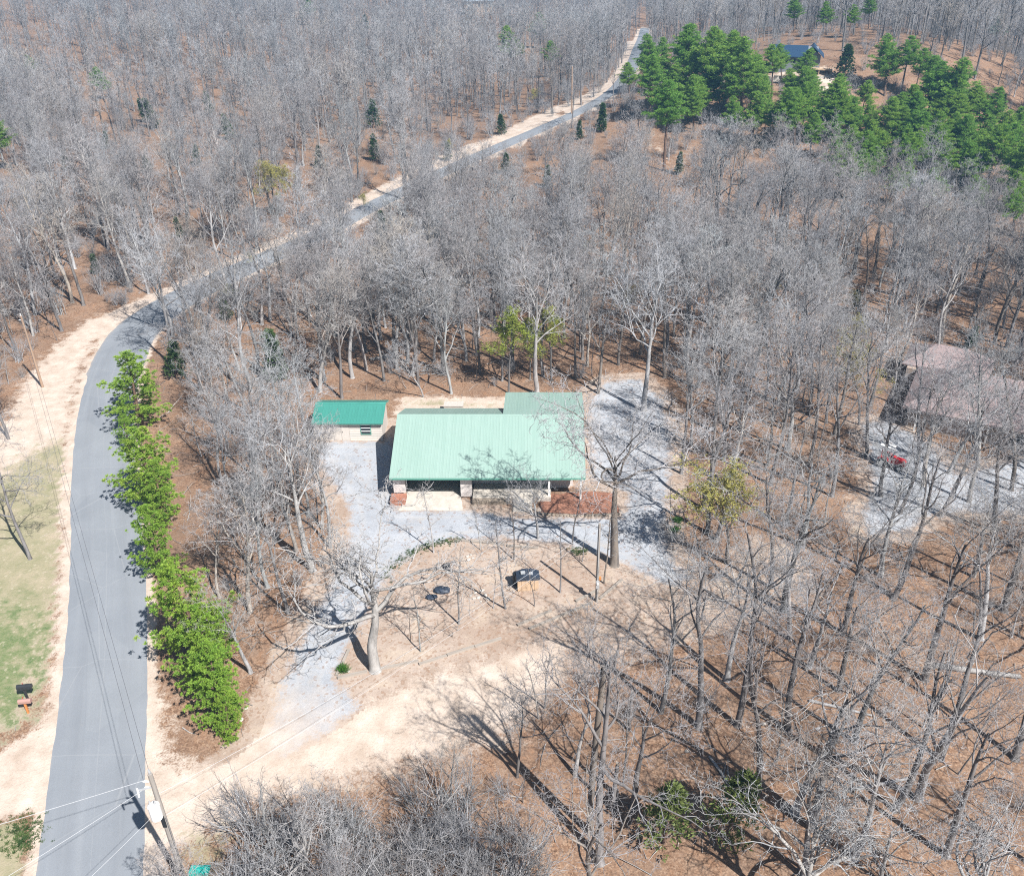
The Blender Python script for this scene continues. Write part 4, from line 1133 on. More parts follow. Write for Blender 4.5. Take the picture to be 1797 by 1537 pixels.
# gnarled spreading oaks of the clearing
reg('oak0', 16, bare_tree_meshes(12, 16, 0.34, 0.70, 9, 0.50, 58, 0.03, 0.13, 0.14, (8, 7, 6), 0.013, crook=0.04, tf=0.60, limb_r=(0.65, 0.95)), m_bark, m_twig_pale)
reg('oak1', 12, bare_tree_meshes(29, 12, 0.27, 0.55, 11, 0.58, 64, 0.012, 0.16, 0.24, (7, 5, 4), 0.013, crook=0.07, tf=0.58, limb_r=(0.55, 0.9)), m_bark_pale, m_twig_pale)
reg('oak2', 16, bare_tree_meshes(37, 16, 0.27, 0.52, 9, 0.46, 46, 0.05, 0.12, 0.10, (7, 6, 4), 0.012, crook=0.07, tf=0.70), m_bark_pale, m_twig_pale)
# woodland trees
for i, (s, first, limbs, ll, an, mt, mc) in enumerate(((1, .36, 10, .43, 42, m_bark, m_twig), (2, .44, 10, .40, 46, m_bark, m_twig), (3, .30, 11, .45, 40, m_bark_pale, m_twig_pale),
                                                       (4, .38, 10, .48, 50, m_bark, m_twig), (5, .34, 11, .42, 44, m_bark_pale, m_twig), (6, .46, 10, .40, 40, m_bark, m_twig_pale))):
    reg('wood%d' % i, 16, bare_tree_meshes(100 + s, 16, 0.20, first, limbs, ll, an, 0.055, 0.12, 0.06, (7, 6, 4), 0.0125), mt, mc)
# open grown trees of the lower wood: sparser crowns
for i, (s, tf, first, limbs, an, mt, mc) in enumerate(((1, .88, .42, 8, 46, m_bark, m_twig), (2, .66, .55, 7, 44, m_bark, m_twig), (3, .92, .5, 8, 42, m_bark, m_twig), (4, .6, .6, 7, 50, m_bark_pale, m_twig_pale))):
    reg('open%d' % i, 16, bare_tree_meshes(150 + s, 16, 0.24, first, limbs, .42, an, 0.05, 0.11, 0.08, (7, 5, 4), 0.0105, crook=.05, tf=tf), mt, mc)
# thin saplings
for i in range(3):
    reg('sap%d' % i, 8, bare_tree_meshes(200 + i, 8, 0.075, 0.35, 9, 0.24, 48, 0.05, 0.12, 0.05, (4, 3), 0.009, levels=3, sides=(6, 4, 3, 3)), m_bark if i else m_bark_pale, m_twig)
# dead tree with stripped pale limbs
reg('dead0', 12, bare_tree_meshes(301, 12, 0.23, 0.35, 6, 0.5, 34, 0.05, 0.08, 0.06, (3, 2), 0.02, levels=2), m_bark_pale, m_bark_pale)
# trees with fresh buds
for i in range(2):
    e = []
    AB = bare_tree_meshes(400 + i, 10, 0.12, 0.35, 9, 0.36, 45, 0.05, 0.11, 0.04, (6, 5), 0.010, levels=3, ends=e, sides=(7, 5, 3, 3))
    h_, a_, b_ = 10, AB[0].mesh('trunk', m_bark), AB[1].mesh('crown', m_twig)
    R = np.random.default_rng(40 + i); E = np.array(e); E = np.concatenate([E, E + R.normal(0, .18, E.shape), E + R.normal(0, .25, E.shape)])
    PROTO['bud%d' % i] = (h_, a_, b_, tri_mesh('leaves', tufts(R, E, np.tile([0, 0, .4], (len(E), 1)), 6, 0.14, 0.04, 0.9), m_bud))
e = []
AB = bare_tree_meshes(403, 10, 0.12, 0.35, 10, 0.42, 52, 0.05, 0.11, 0.04, (6, 6), 0.010, levels=3, ends=e, sides=(7, 5, 3, 3))
R = np.random.default_rng(47); E = np.array(e); E = np.concatenate([E, E + R.normal(0, .2, E.shape)])
PROTO['bud2'] = (10, AB[0].mesh('trunk', m_bark), AB[1].mesh('crown', m_twig), tri_mesh('leaves', tufts(R, E, np.tile([0, 0, .4], (len(E), 1)), 5, 0.15, 0.04, 0.9), leafmat('olive yellow buds', (0.40, 0.37, 0.11), (0.43, 0.39, 0.13), (0.32, 0.31, 0.09), 0.4)))
for i in range(3):
    A_, B_ = shrub_meshes(500 + i, 4.0, 16, 0.75)
    reg('shrub%d' % i, 4.0, (A_, B_), m_twig_pale, m_twig_pale if i == 0 else m_twig)
for key, seed, h_, r_, cb, cw, shp, mn in (('rpine0', 61, 8, .12, .10, 2.3, .50, m_needle_road), ('rpine1', 62, 9, .13, .08, 2.0, .45, m_needle_road), ('rpine2', 63, 8, .12, .06, 2.5, .55, m_needle_road),
                                          ('pine0', 71, 17, .20, .46, 3.6, .75, m_needle), ('pine1', 72, 17, .20, .38, 3.3, .65, m_needle), ('pine2', 73, 16, .22, .32, 4.0, .85, m_needle), ('pine3', 74, 17, .19, .54, 3.1, .75, m_needle)):
    big = key.startswith('pine')
    A_, V_ = pine_meshes(seed, h_, r_, cb, cw, shp, 5, 0.66, 0.42 if big else 0.21, 17 if big else 34, 0.034 if big else 0.023)
    proto(key, h_, A_.mesh('trunk', m_pinebark), tri_mesh('crown', V_, mn))
for i in range(3):
    A_, V_ = cedar_meshes(81 + i, 6, (1.25, 1.7, 1.0)[i]); proto('cedar%d' % i, 6, A_.mesh('trunk', m_pinebark), tri_mesh('crown', V_, m_cedar))

A_, V_ = cedar_meshes(88, 6, 1.9, 5); proto('cedar3', 6, A_.mesh('trunk', m_pinebark), tri_mesh('crown', V_, leafmat('yellowish cedar foliage', (0.15, 0.19, 0.05), (0.18, 0.21, 0.07), (0.10, 0.14, 0.045))))
# ------------------------------------------------------------------ trees: placing
PLACED = []
def tree(name, key, x, y, h, label, cat, group=None, rot=None, lean=(0, 0), wide=1.0, rng_=random.Random(77)):
    p = PROTO[key]; s = h / p[0]
    o = link(name, None, None, (x, y, T1(x, y) - 0.05), (lean[1], lean[0], rng_.uniform(0, 6.28) if rot is None else rot))
    o.rotation_mode = 'XYZ'; o.scale = (s * wide, s * wide, s); o.empty_display_size = 0.5
    tag(o, label, cat, group)
    for q in p[1:]:
        link(q.name.split('.')[0], q, o)
    PLACED.append((x, y, h)); return o
def tree_px(name, key, base, top, label, cat='tree', group=None, **kw):
    x, y = at(*base); h = max(1.0, height(base, top))
    d = ray(*top); s = y / d[1]; off = s * d[0] - x
    return tree(name, key, x, y, h, label, cat, group, lean=(max(-0.3, min(0.3, math.atan2(off, h))), 0), **kw)

BT = 'bare_tree'
# the two big oaks of the clearing and the trees that stand singly
tree_px(BT, 'oak0', (1078, 990), (1090, 655), 'tallest bare oak with thick forked trunk before the red mulch bed', rot=0.6)
tree_px(BT, 'oak1', (658, 1174), (652, 880), 'gnarled pale spreading oak with stout trunk at the lower drive', rot=2.2, wide=1.25)
tree_px(BT, 'oak2', (945, 944), (914, 815), 'small pale forked tree in front of the porch steps', rot=1.0)
ys = 'thin saplings standing in the yard'
for i, (b, t_, lab) in enumerate((((761, 969), (746, 838), 'thin sapling on the inner edge of the gravel before the carport'),
                                  ((805, 1094), (799, 945), 'straight dark sapling trunk beside the crumpled tarps'),
                                  ((902, 981), (898, 860), 'thin sapling on the island edge before the porch steps'),
                                  ((843, 964), (838, 880), 'thin sapling by the red brown timber island edge'),
                                  ((887, 1067), (852, 885), 'slim sapling just below the loose pale stones'),
                                  ((938, 1063), (936, 980), 'slim sapling directly below the little pump house'),
                                  ((866, 1067), (858, 985), 'very thin sapling left of the pump house among pale stones'),
                                  ((983, 1039), (976, 905), 'sapling between the pump house and the grey service pole'),
                                  ((1060, 1023), (1066, 880), 'pale sapling touching the grey service pole'),
                                  ((738, 1142), (728, 1030), 'thin pale sapling near the gnarled oak'),
                                  ((720, 1124), (712, 1065), 'dark leafless stick of a sapling near the gnarled oak'),
                                  ((1005, 955), (1008, 830), 'thicker sapling on the island edge before the mulch bed'),
                                  ((1022, 985), (1030, 920), 'low sapling between tall oak and pump house'),
                                  ((1177, 905), (1178, 830), 'bare sapling on the far gravel edge beside the house')) ):
    tree_px('sapling', 'sap%d' % (i % 3), b, t_, lab, 'sapling', ys)
# the open wood at lower right
lw = 'large trees of the open wood below the clearing'
for i, (key, b, t_, lab) in enumerate((
        ('open2', (1226, 1275), (1262, 930), 'slender dark trunk above the yellowish rock in the leaf litter'),
        ('open2', (1294, 1272), (1330, 930), 'slender straight trunk beside the tan rock in the leaf litter'),
        ('open3', (1276, 1192), (1300, 900), 'crooked pale trunk bent sideways beyond the two slender trunks'),
        ('open2', (1160, 1248), (1200, 1000), 'dark thin trunk casting a long shadow over the sandy slope'),
        ('open1', (1425, 1452), (1490, 1020), 'large twin leader tree, the fullest crown of the lower wood'),
        ('open3', (1395, 1425), (1425, 1060), 'pale forking tree leaning over the large twin leader tree'),
        ('open1', (1622, 1192), (1760, 800), 'heavy dark trunk leaning right above the fallen log'),
        ('open0', (1052, 1512), (1000, 1120), 'grey tree with stout trunk next to the broken topped snag'),
        ('open3', (1010, 1360), (985, 1150), 'pale tree with white branches on the sandy slope'),
        ('open3', (1420, 1170), (1440, 900), 'pale trunk standing behind the large twin leader tree'),
        ('open1', (1480, 1110), (1520, 810), 'pale tree whose crown spreads over the neighbour gravel'),
        ('open1', (1660, 1500), (1800, 1130), 'dark leaning tree near the lower corner of the wood'),
        ('oak2', (1500, 1505), (1560, 1200), 'forked tree with pale curving limbs low in the wood'),
        ('open0', (1568, 1050), (1600, 760), 'tall tree between the neighbour gravel and the fallen log'),
        ('open2', (1500, 1300), (1550, 1010), 'thin trunk between the large twin leader tree and the dead tree'),
        ('open0', (1780, 1330), (1860, 980), 'tree at the picture edge behind the dead pale tree'),
        ('open2', (1352, 1030), (1368, 800), 'grey tree on the sandy slope next to the budding crown'),
        ('open3', (1720, 1120), (1790, 800), 'pale trunk past the heavy leaning trunk'),
        ('oak1', (1700, 1640), (1760, 1400), 'low crown of pale arching limbs at the lower corner'),
        ('oak1', (1420, 1650), (1405, 1385), 'pale arching limbs rising from below beside the two cedars'),
        ('open2', (1650, 1330), (1720, 1010), 'thin trunk between the fallen log and the dead pale tree'),
        ('open3', (1385, 1120), (1400, 860), 'tall pale tree downhill of the neighbour gravel'),
        ('open2', (1330, 1385), (1345, 1090), 'grey trunk in the litter below the tan rock'),
        ('open0', (1570, 1420), (1640, 1090), 'leaning trunk between dead pale tree and forked tree'))):
    tree_px(BT, key, b, t_, lab, 'tree', lw)
tree_px('dead_tree', 'dead0', (1610, 1400), (1700, 1080), 'dead tree with stripped white forking limbs in the lower wood', 'dead tree')
x, y = at(1035, 1470)
def snag(u, v, top, r, lab):
    x, y = at(u, v); h_ = height((u, v), top); R = np.random.default_rng(u)
    a = TM(); P = stem_path(R, (0, 0, 0), (0.02, 0, 1), h_, 5, 0.02, 0.05); a.tube(P, np.array([r * 1.3, r, r * .97, r * .95, r * .92, r * .9]), 10)
    o = thing('tree_stump', lab, 'stump', (x, y, 0), 0, 'broken stumps in the lower wood')
    link('trunk', a.mesh('trunk', m_bark), o)
    b = MB(); n = 10
    V = [(P[-1][0] + r * .9 * math.cos(i * .6283), P[-1][1] + r * .9 * math.sin(i * .6283), h_ - 0.02 + R.uniform(0, .35)) for i in range(n)] + [tuple(P[-1] - [0, 0, .15])]
    b.add(V, [(i, (i + 1) % n, n) for i in range(n)]); part('broken_top', b, m_wood, o)
snag(1035, 1460, (1034, 1172), 0.19, 'tall flat topped broken snag beside the stout grey tree')
snag(1104, 1280, (1109, 1216), 0.12, 'short broken stump near the dark thin trunk')
snag(1075, 1420, (1072, 1342), 0.13, 'short broken stump left of the two cedars')

def log(a, b, r, lab):
    (x0, y0), (x1, y1) = at(*a), at(*b); R = np.random.default_rng(a[0])
    L_ = math.hypot(x1 - x0, y1 - y0)
    P = stem_path(R, (0, 0, r * 0.8), (1, 0, 0), L_, 8, 0.03, 0); P[:, 2] = r * 0.8
    m_ = TM(); m_.tube(P, np.linspace(r, r * .65, 9), 8)
    for q in range(3):
        m_.tube(stem_path(R, P[3 + q], (0.6, R.choice([-1, 1]) * .8, 0.25), R.uniform(.8, 2), 4, .1, 0), np.linspace(r * .35, .02, 5), 5)
    o = link('fallen_log', m_.mesh('fallen_log', m_bark_pale), None, (x0, y0, 0), (0, 0, math.atan2(y1 - y0, x1 - x0))); tag(o, lab, 'log')
log((1640, 1170), (1790, 1190), 0.24, 'long fallen log at the foot of the heavy leaning tree')
log((1310, 1420), (1240, 1330), 0.12, 'thin fallen branch lying behind the two cedars')
log((1480, 1390), (1600, 1360), 0.13, 'fallen pale branch across the litter near the dead tree')
log((650, 632), (705, 628), 0.22, 'pale fallen log in the litter behind the shed')
log((1420, 1230), (1530, 1260), 0.12, 'thin fallen trunk near the pale trunk of the lower wood')
# brush pile behind the house
R = np.random.default_rng(6); bp = TM()
for i in range(130):
    p0 = R.normal(0, 1, 3) * np.array([2.0, 1.0, 0]) + np.array([0, 0, R.uniform(0.05, .75)])
    a = R.uniform(0, 6.28)
    bp.tube(stem_path(R, p0, (math.cos(a), math.sin(a), R.uniform(-.1, .3)), R.uniform(.8, 2.2), 3, .15, -0.03), np.linspace(.03, .01, 4), 3)
x, y = at(748, 655)
tag(link('brush_pile', bp.mesh('brush_pile', m_twig), None, (x, y, 0)), 'dark heap of cut branches on the litter behind the house', 'brush pile')

# trees close behind shed and house, one by one
bw = 'trees along the back edge of the clearing'
for key, b, t_, lab in (('wood3', (600, 698), (575, 470), 'grey trunk rising right behind the shed roof'),
                        ('wood0', (674, 668), (655, 470), 'straight grey trunk in the litter beyond the gap between shed and house'),
                        ('wood2', (743, 696), (690, 580), 'small leaning pale tree at the litter edge behind the house'),
                        ('wood4', (792, 690), (776, 500), 'grey tree past the brush pile behind the house'),
                        ('oak2', (942, 692), (950, 430), 'tall pale tree rising right behind the rear wing roof'),
                        ('wood1', (953, 660), (960, 440), 'dark trunk beside the tall pale tree behind the rear wing'),
                        ('wood5', (1009, 664), (1016, 470), 'dark trunk behind the end of the rear wing roof'),
                        ('wood3', (1050, 690), (1070, 470), 'dark forked tree at the corner of the back gravel'),
                        ('oak2', (1130, 720), (1150, 430), 'bare tree standing beside the back gravel parking'),
                        ('wood0', (1085, 640), (1095, 430), 'trunk just beyond the back gravel parking'),
                        ('wood2', (540, 800), (545, 600), 'pale tree with white twigs in front of the shed corner'),
                        ('wood5', (1195, 830), (1215, 600), 'bare tree on the far side of the gravel next to the budding crown'),
                        ('wood2', (1270, 805), (1290, 560), 'grey tree behind the yellow budding crown'),
                        ('wood3', (1352, 850), (1385, 560), 'dark leaning trunk between budding crown and neighbour gravel'),
                        ('wood1', (1460, 870), (1490, 600), 'dark trunk left of the neighbour gravel, nearest the red tractor'),
                        ('wood0', (1420, 815), (1450, 560), 'dark leaning trunk in orange litter near the neighbour gravel'),
                        ('oak2', (1620, 850), (1640, 610), 'bare tree on the grassy island of the neighbour gravel'),
                        ('oak2', (1545, 1010), (1590, 770), 'pale branching tree at the lower rim of the neighbour gravel')):
    tree_px(BT, key, b, t_, lab, 'tree', bw)
for key, b, t_, lab in (('oak2', (1650, 905), (1665, 640), 'bare tree screening the mauve roofed house, at the gravel edge'), ('wood4', (1700, 880), (1722, 590), 'grey tree screening the middle of the mauve roof'),
                        ('open1', (1745, 930), (1770, 640), 'forking tree before the mauve roof by the picture edge'), ('wood0', (1580, 900), (1600, 650), 'dark trunk between red tractor and mauve roof'),
                        ('wood3', (1612, 800), (1622, 570), 'wide crowned tree at the mauve house corner'), ('open3', (1665, 830), (1690, 600), 'pale forking tree close before the mauve roof'),
                        ('wood1', (1775, 860), (1792, 580), 'tall tree before the lower hip of the mauve roof'), ('open0', (1545, 870), (1568, 640), 'bare tree whose twigs hang over the red tractor'),
                        ('wood5', (1520, 800), (1535, 560), 'narrow tree at the upper rim of the neighbour gravel')):
    tree_px(BT, key, b, t_, lab, 'tree', bw)
# strip between road pines and drive
sw_ = 'pale trees in the strip between road and drive'
for key, b, t_, lab in (('oak2', (548, 1000), (462, 690), 'big pale tree leaning towards the road in the strip'),
                        ('wood2', (470, 1030), (425, 800), 'pale tree with white limbs behind the big roadside pine'),
                        ('wood4', (580, 960), (530, 740), 'grey tree at the drive edge of the strip'),
                        ('wood2', (445, 900), (400, 700), 'pale tree behind the middle roadside pine'),
                        ('oak2', (440, 1180), (438, 1000), 'crooked tree near the lower end of the strip'),
                        ('wood2', (402, 800), (366, 620), 'pale tree behind the uppermost roadside pine'),
                        ('wood3', (505, 1075), (465, 850), 'dark stemmed tree beside the drive in the strip'),
                        ('wood5', (480, 860), (430, 640), 'grey tree in the middle of the strip'),
                        ('wood4', (375, 720), (348, 560), 'grey tree where the strip meets the road bend')):
    tree_px(BT, key, b, t_, lab, 'tree', sw_)
tree_px(BT, 'wood3', (53, 980), (-25, 760), 'lone leaning tree on the verge below the sandy patch', rot=1)
tree_px(BT, 'wood0', (15, 770), (-35, 590), 'lone trunk at the picture edge on the upper verge', rot=2)

# pines along the road
rp = 'row of pines between road and strip'
for key, b, t_, wd, lab in (('rpine0', (250, 745), (214, 620), 1.45, 'uppermost roadside pine, standing apart at the bend'),
                            ('rpine2', (228, 790), (204, 730), 1.1, 'smallest roadside pine, low between two taller ones'),
                            ('rpine0', (272, 885), (236, 750), 1.4, 'bushy second roadside pine below the bend'),
                            ('rpine1', (290, 925), (262, 812), 1.15, 'pine tucked under the bushy second roadside pine'),
                            ('rpine1', (290, 1012), (258, 885), 1.1, 'narrow dark roadside pine casting shade over the asphalt'),
                            ('rpine2', (362, 1150), (320, 975), 1.15, 'tallest bright roadside pine with wide drooping boughs'),
                            ('rpine0', (378, 1212), (338, 1062), 1.15, 'bright pine leaning against the tallest roadside pine'),
                            ('rpine1', (396, 1275), (350, 1140), 1.15, 'last bright pine of the row, nearest the driveway mouth'),
                            ('rpine2', (404, 1296), (386, 1215), 1.0, 'low bright pine bush at the lower end of the row')):
    tree_px('pine_tree', key, b, t_, lab, 'pine tree', rp, wide=wd)
# pines on the hill and across the far wood
hp_ = 'tall pines on the hill'
hill = [((1105, 188), (1100, 110)), ((1140, 210), (1146, 95)), ((1165, 300), (1167, 143)), ((1155, 135), (1156, 65)), ((1200, 190), (1202, 42)), ((1236, 196), (1236, 45)), ((1270, 190), (1272, 57)),
        ((1266, 200), (1264, 128)), ((1300, 208), (1302, 63)), ((1320, 225), (1318, 128)), ((1342, 232), (1342, 165)), ((1372, 145), (1370, 75)), ((1398, 150), (1397, 82)), ((1376, 262), (1376, 150)),
        ((1402, 255), (1400, 146)), ((1432, 240), (1430, 128)), ((1455, 262), (1452, 158)), ((1445, 285), (1442, 200)), ((1482, 245), (1480, 165)), ((1500, 255), (1500, 168)), ((1524, 250), (1522, 175)),
        ((1480, 318), (1474, 252)), ((1520, 358), (1512, 262)), ((1542, 322), (1540, 233)), ((1578, 310), (1576, 235)), ((1552, 168), (1555, 60)), ((1580, 170), (1582, 64)), ((1602, 178), (1600, 85)),
        ((1650, 222), (1652, 90)), ((1618, 230), (1622, 108)), ((1640, 258), (1640, 160)), ((1600, 250), (1602, 158)), ((1592, 282), (1590, 190)), ((1558, 272), (1556, 185)), ((1662, 285), (1660, 190)),
        ((1690, 305), (1692, 198)), ((1712, 250), (1716, 150)), ((1722, 345), (1720, 218)), ((1702, 335), (1700, 228)), ((1775, 335), (1782, 215)), ((1795, 385), (1800, 245)), ((1640, 340), (1642, 250)),
        ((1620, 310), (1618, 220)), ((1422, 195), (1420, 125)), ((1218, 232), (1216, 150)), ((1290, 250), (1290, 170)), ((1128, 150), (1130, 92)), ((1345, 258), (1345, 190)), ((1685, 262), (1688, 165))]
extra = []
R = np.random.default_rng(17)
beltA = np.array([(1130, 95), (1185, 55), (1310, 75), (1345, 170), (1330, 205), (1240, 190), (1160, 150)]); beltB = np.array([(1360, 175), (1480, 160), (1560, 190), (1640, 95), (1690, 130), (1740, 190), (1730, 320), (1590, 330), (1500, 300), (1430, 240)]); beltC = np.array([(1755, 200), (1830, 200), (1830, 390), (1770, 370)])
beltD = np.array([(1340, 105), (1420, 118), (1500, 110), (1525, 165), (1440, 185), (1350, 175)])
for pl_ in (beltA, beltB, beltC, beltD):
    for uu in range(1100, 1840, 36):
        for vv in range(50, 400, 34):
            u, v = uu + R.uniform(-12, 12), vv + R.uniform(-12, 12)
            if inside(pl_, np.array([u]), np.array([v]))[0] and R.random() < .8: extra.append(((int(u), int(v + R.uniform(62, 80))), (int(u + R.uniform(-2, 2)), int(v - R.uniform(14, 34)))))
hill += extra
looks = ['round', 'narrow', 'broad', 'thin']
ref = [((1120, 130), 'beside the uphill road'), ((1240, 110), 'on the slope facing the uphill road'), ((1385, 110), 'in front of the navy roofed house'), ((1420, 210), 'on the slope below the navy roofed house'),
       ((1575, 100), 'beyond the round shrub'), ((1640, 190), 'in the thick pine stand'), ((1520, 290), 'at the lower rim of the pine stand'), ((1790, 280), 'at the picture edge past the pine stand'), ((1700, 310), 'low in the thick pine stand')]
rows = []
for b, t_ in hill:
    where = min(ref, key=lambda q: math.hypot(q[0][0] - t_[0], q[0][1] - t_[1]))[1]
    rows.append((t_[0], b, t_, R.integers(0, 4), where))
tot = {}
for q in rows: tot[(q[3], q[4])] = tot.get((q[3], q[4]), 0) + 1
ordn = ['first', 'second', 'third', 'fourth', 'fifth', 'sixth', 'seventh', 'eighth', 'ninth', 'tenth', 'eleventh', 'twelfth']
cnt = {}
for u_, b, t_, j, where in sorted(rows, key=lambda q: q[0]):
    kx = (j, where); n_ = cnt[kx] = cnt.get(kx, 0) + 1
    lab = ('%s %s tall pine %s, counting from the road' % (ordn[min(n_, 12) - 1], looks[j], where)) if tot[kx] > 1 else 'the only %s tall pine %s' % (looks[j], where)
    tree_px('pine_tree', ('pine2', 'pine1', 'pine0', 'pine3')[j], b, t_, lab, 'pine tree', hp_, wide=1.5)
for b, t_, lab in (((1393, 55), (1396, -8), 'far pine high behind the navy roofed house chimney'), ((1450, 62), (1452, 2), 'far pine behind the navy roof ridge'), ((1488, 66), (1490, 8), 'rounded far pine behind the deck'),
                   ((1524, 50), (1525, -8), 'far pine at the top edge past the navy roofed house'), ((22, 300), (18, 186), 'big dense pine at the picture edge beyond the verge'), ((-20, 290), (-15, 190), 'pine half cut by the picture edge'),
                   ((182, 175), (175, 118), 'lone pine in the upper bare woods near the picture edge'), ((64, 136), (62, 95), 'small far pine top in the upper bare woods'), ((902, 125), (898, 45), 'bright far pine in the bare woods before the uphill road'),
                   ((943, 85), (941, 22), 'slim far pine beside the bright far pine'), ((966, 135), (965, 72), 'round far pine between bright far pine and uphill road'), ((1748, 80), (1750, 20), 'isolated pine against the hazy valley'),
                   ((545, 45), (546, -5), 'tiny far pine at the top edge over the woods')):
    tree_px('pine_tree', 'pine%d' % (abs(b[0]) % 3), b, t_, lab, 'pine tree', 'scattered pines in the bare woods', wide=1.5)
sx_, sy_ = at(1481, 138)
tree('round_shrub', 'cedar1', sx_, sy_, 7.0, 'round bright green shrub beside the deck of the navy roofed house', 'shrub', wide=1.3)

# cedars and other dark evergreens among the bare trees
cd = 'dark cedars among bare trees'
for b, t_, lab in (((488, 668), (484, 572), 'large dark cedar behind the strip near the shed'), ((1165, 1478), (1162, 1366), 'dark green cedar in the lower wood, the denser of the pair'), ((1275, 1470), (1272, 1352), 'thin yellowish cedar in the lower wood, the looser of the pair'),
                   ((310, 665), (306, 600), 'cedar in the strip near the road bend'), ((265, 215), (268, 170), 'cedar high in the upper bare woods'), ((185, 262), (186, 228), 'small cedar near the big edge pine'),
                   ((371, 205), (371, 160), 'narrow cedar in the upper bare woods, topmost'), ((405, 245), (405, 198), 'cedar beside the narrow topmost cedar'), ((275, 225), (275, 170), 'cedar below the lone pine of the upper woods'),
                   ((345, 292), (345, 255), 'small cedar in the middle of the upper woods'), ((262, 302), (262, 270), 'low cedar in the middle of the upper woods'), ((655, 225), (655, 175), 'dark cedar near the road in the upper woods'),
                   ((660, 282), (658, 235), 'yellowish cedar close above the sandy road shoulder'), ((880, 236), (878, 200), 'round cedar at the far road shoulder'), ((786, 282), (783, 248), 'bright cedar at the near road shoulder'),
                   ((1055, 232), (1052, 180), 'dark cedar below the uphill road'), ((1190, 306), (1190, 265), 'grey green cedar on the bare slope'), ((1752, 205), (1752, 165), 'dark cedar on the far side of the pine stand'),
                   ((1500, 545), (1500, 505), 'small cedar in the woods above the yellow budding tree'), ((886, 305), (882, 268), 'brown green cedar on the slope below the road'), ((672, 415), (668, 370), 'dark cedar beside the road in mid woods'),
                   ((560, 295), (560, 255), 'cedar in the thick of the upper woods'), ((120, 300), (118, 265), 'cedar right of the big edge pine'), ((1700, 610), (1700, 565), 'cedar in the woods behind the neighbour house'),
                   ((1680, 642), (1680, 610), 'round dark cedar behind the mauve roof'), ((400, 560), (398, 520), 'cedar near the road bend in mid woods'), ((170, 480), (172, 440), 'cedar at the wood edge above the verge'), ((960, 330), (958, 290), 'cedar on the leafy slope under the road'),
                   ((320, 420), (318, 380), 'cedar above the road bend'), ((1016, 245), (1014, 210), 'cedar at the uphill road'), ((535, 40), (535, 5), 'cedar at the top edge over the woods'), ((640, 60), (640, 25), 'far cedar left of the distant house')):
    tree_px('cedar_tree', 'cedar%d' % (3 if b[1] > 1400 else b[0] % 3), b, t_, lab, 'cedar', cd, wide=1.15)
# budding trees
bg_ = 'trees with fresh yellow green buds'
for b, t_, wd, lab in (((893, 690), (888, 545), 1.1, 'bright green budding tree behind the house, the fuller one'), ((968, 668), (968, 545), 1.1, 'green budding tree behind the rear wing, thinner'), ((930, 665), (928, 560), 1.0, 'low budding tree between the two green ones behind the house'),
                       ((1275, 985), (1272, 815), 1.45, 'yellow budding tree with wide crown beside the gravel'), ((1508, 745), (1505, 600), 1.1, 'yellow green budding tree near the mauve roofed house'), ((1488, 640), (1486, 545), 0.9, 'upper yellow budding tree behind the one near the mauve roof'),
                       ((1482, 560), (1480, 505), 0.9, 'small yellow budding top deep in the woods'), ((488, 385), (480, 280), 1.0, 'tall yellow green tree above the road, pale one'), ((515, 378), (518, 285), 0.8, 'tall yellow green tree above the road, darker one'),
                       ((935, 188), (932, 155), 1.2, 'far pale budding tree by the road'), ((640, 372), (632, 340), 1.3, 'low yellow budding bush at the sandy road shoulder'), ((440, 470), (436, 440), 1.2, 'low yellow budding bush near the road bend'),
                       ((1095, 560), (1098, 500), 1.2, 'brownish budding tree in the woods beyond the back gravel'), ((1025, 460), (1025, 425), 1.2, 'brown green budding top in the mid woods'), ((410, 540), (405, 500), 1.3, 'yellow budding tree beside the road bend'), ((1355, 525), (1355, 490), 1.2, 'green tinged budding top in the right hand woods'),
                       ((790, 275), (785, 245), 0.9, 'green budding tree at the road shoulder in mid woods')):
    tree_px('budding_tree', 'bud%d' % (2 if (b[0] > 1000 or b[1] < 480) else b[0] % 2), b, t_, lab, 'budding tree', bg_, wide=wd)
# grass tufts and little plants of the island edge
R = np.random.default_rng(3)
def leafy(name, pts, n, hgt, m, lab, cat, spread=.35):
    P = []
    for (u, v) in pts:
        x, y = at(u, v)
        for q in range(n): P.append((x + R.normal(0, spread), y + R.normal(0, spread), 0.0))
    P = np.array(P); c_ = P.mean(0)
    V = tufts(R, P - c_, np.tile([0, 0, 1.0], (len(P), 1)), 12, hgt, 0.016, 0.6)
    return tag(link(name, tri_mesh(name, V, m), None, tuple(c_)), lab, cat)
o = leafy('border_grass', [(int(u), int(v)) for u, v in zip(np.linspace(676, 800, 16), [1012, 1000, 992, 985, 979, 974, 969, 965, 961, 958, 956, 954, 952, 951, 950, 950])], 16, 0.17, m_cedar, None, None, .30)
tag(o, kind='stuff')
leafy('green_shrub', [(602, 1176)], 40, 0.5, m_shrub, 'little bright green shrub at the foot of the gnarled oak', 'shrub', .14)
leafy('grass_clump', [(1008, 968), (1022, 969)], 34, 0.2, m_cedar, 'green grass clump on the island edge near the tall oak', 'grass clump', .3)
leafy('grass_clump', [(1190, 915), (1184, 930)], 40, 0.35, m_shrub, 'green clump at the outer gravel edge under a sapling', 'grass clump', .25)
leafy('roadside_weed', [(40, 1450), (50, 1470), (35, 1480)], 90, 0.22, m_cedar, 'dark green weeds on the sandy road edge by the picture corner', 'weed', .5)

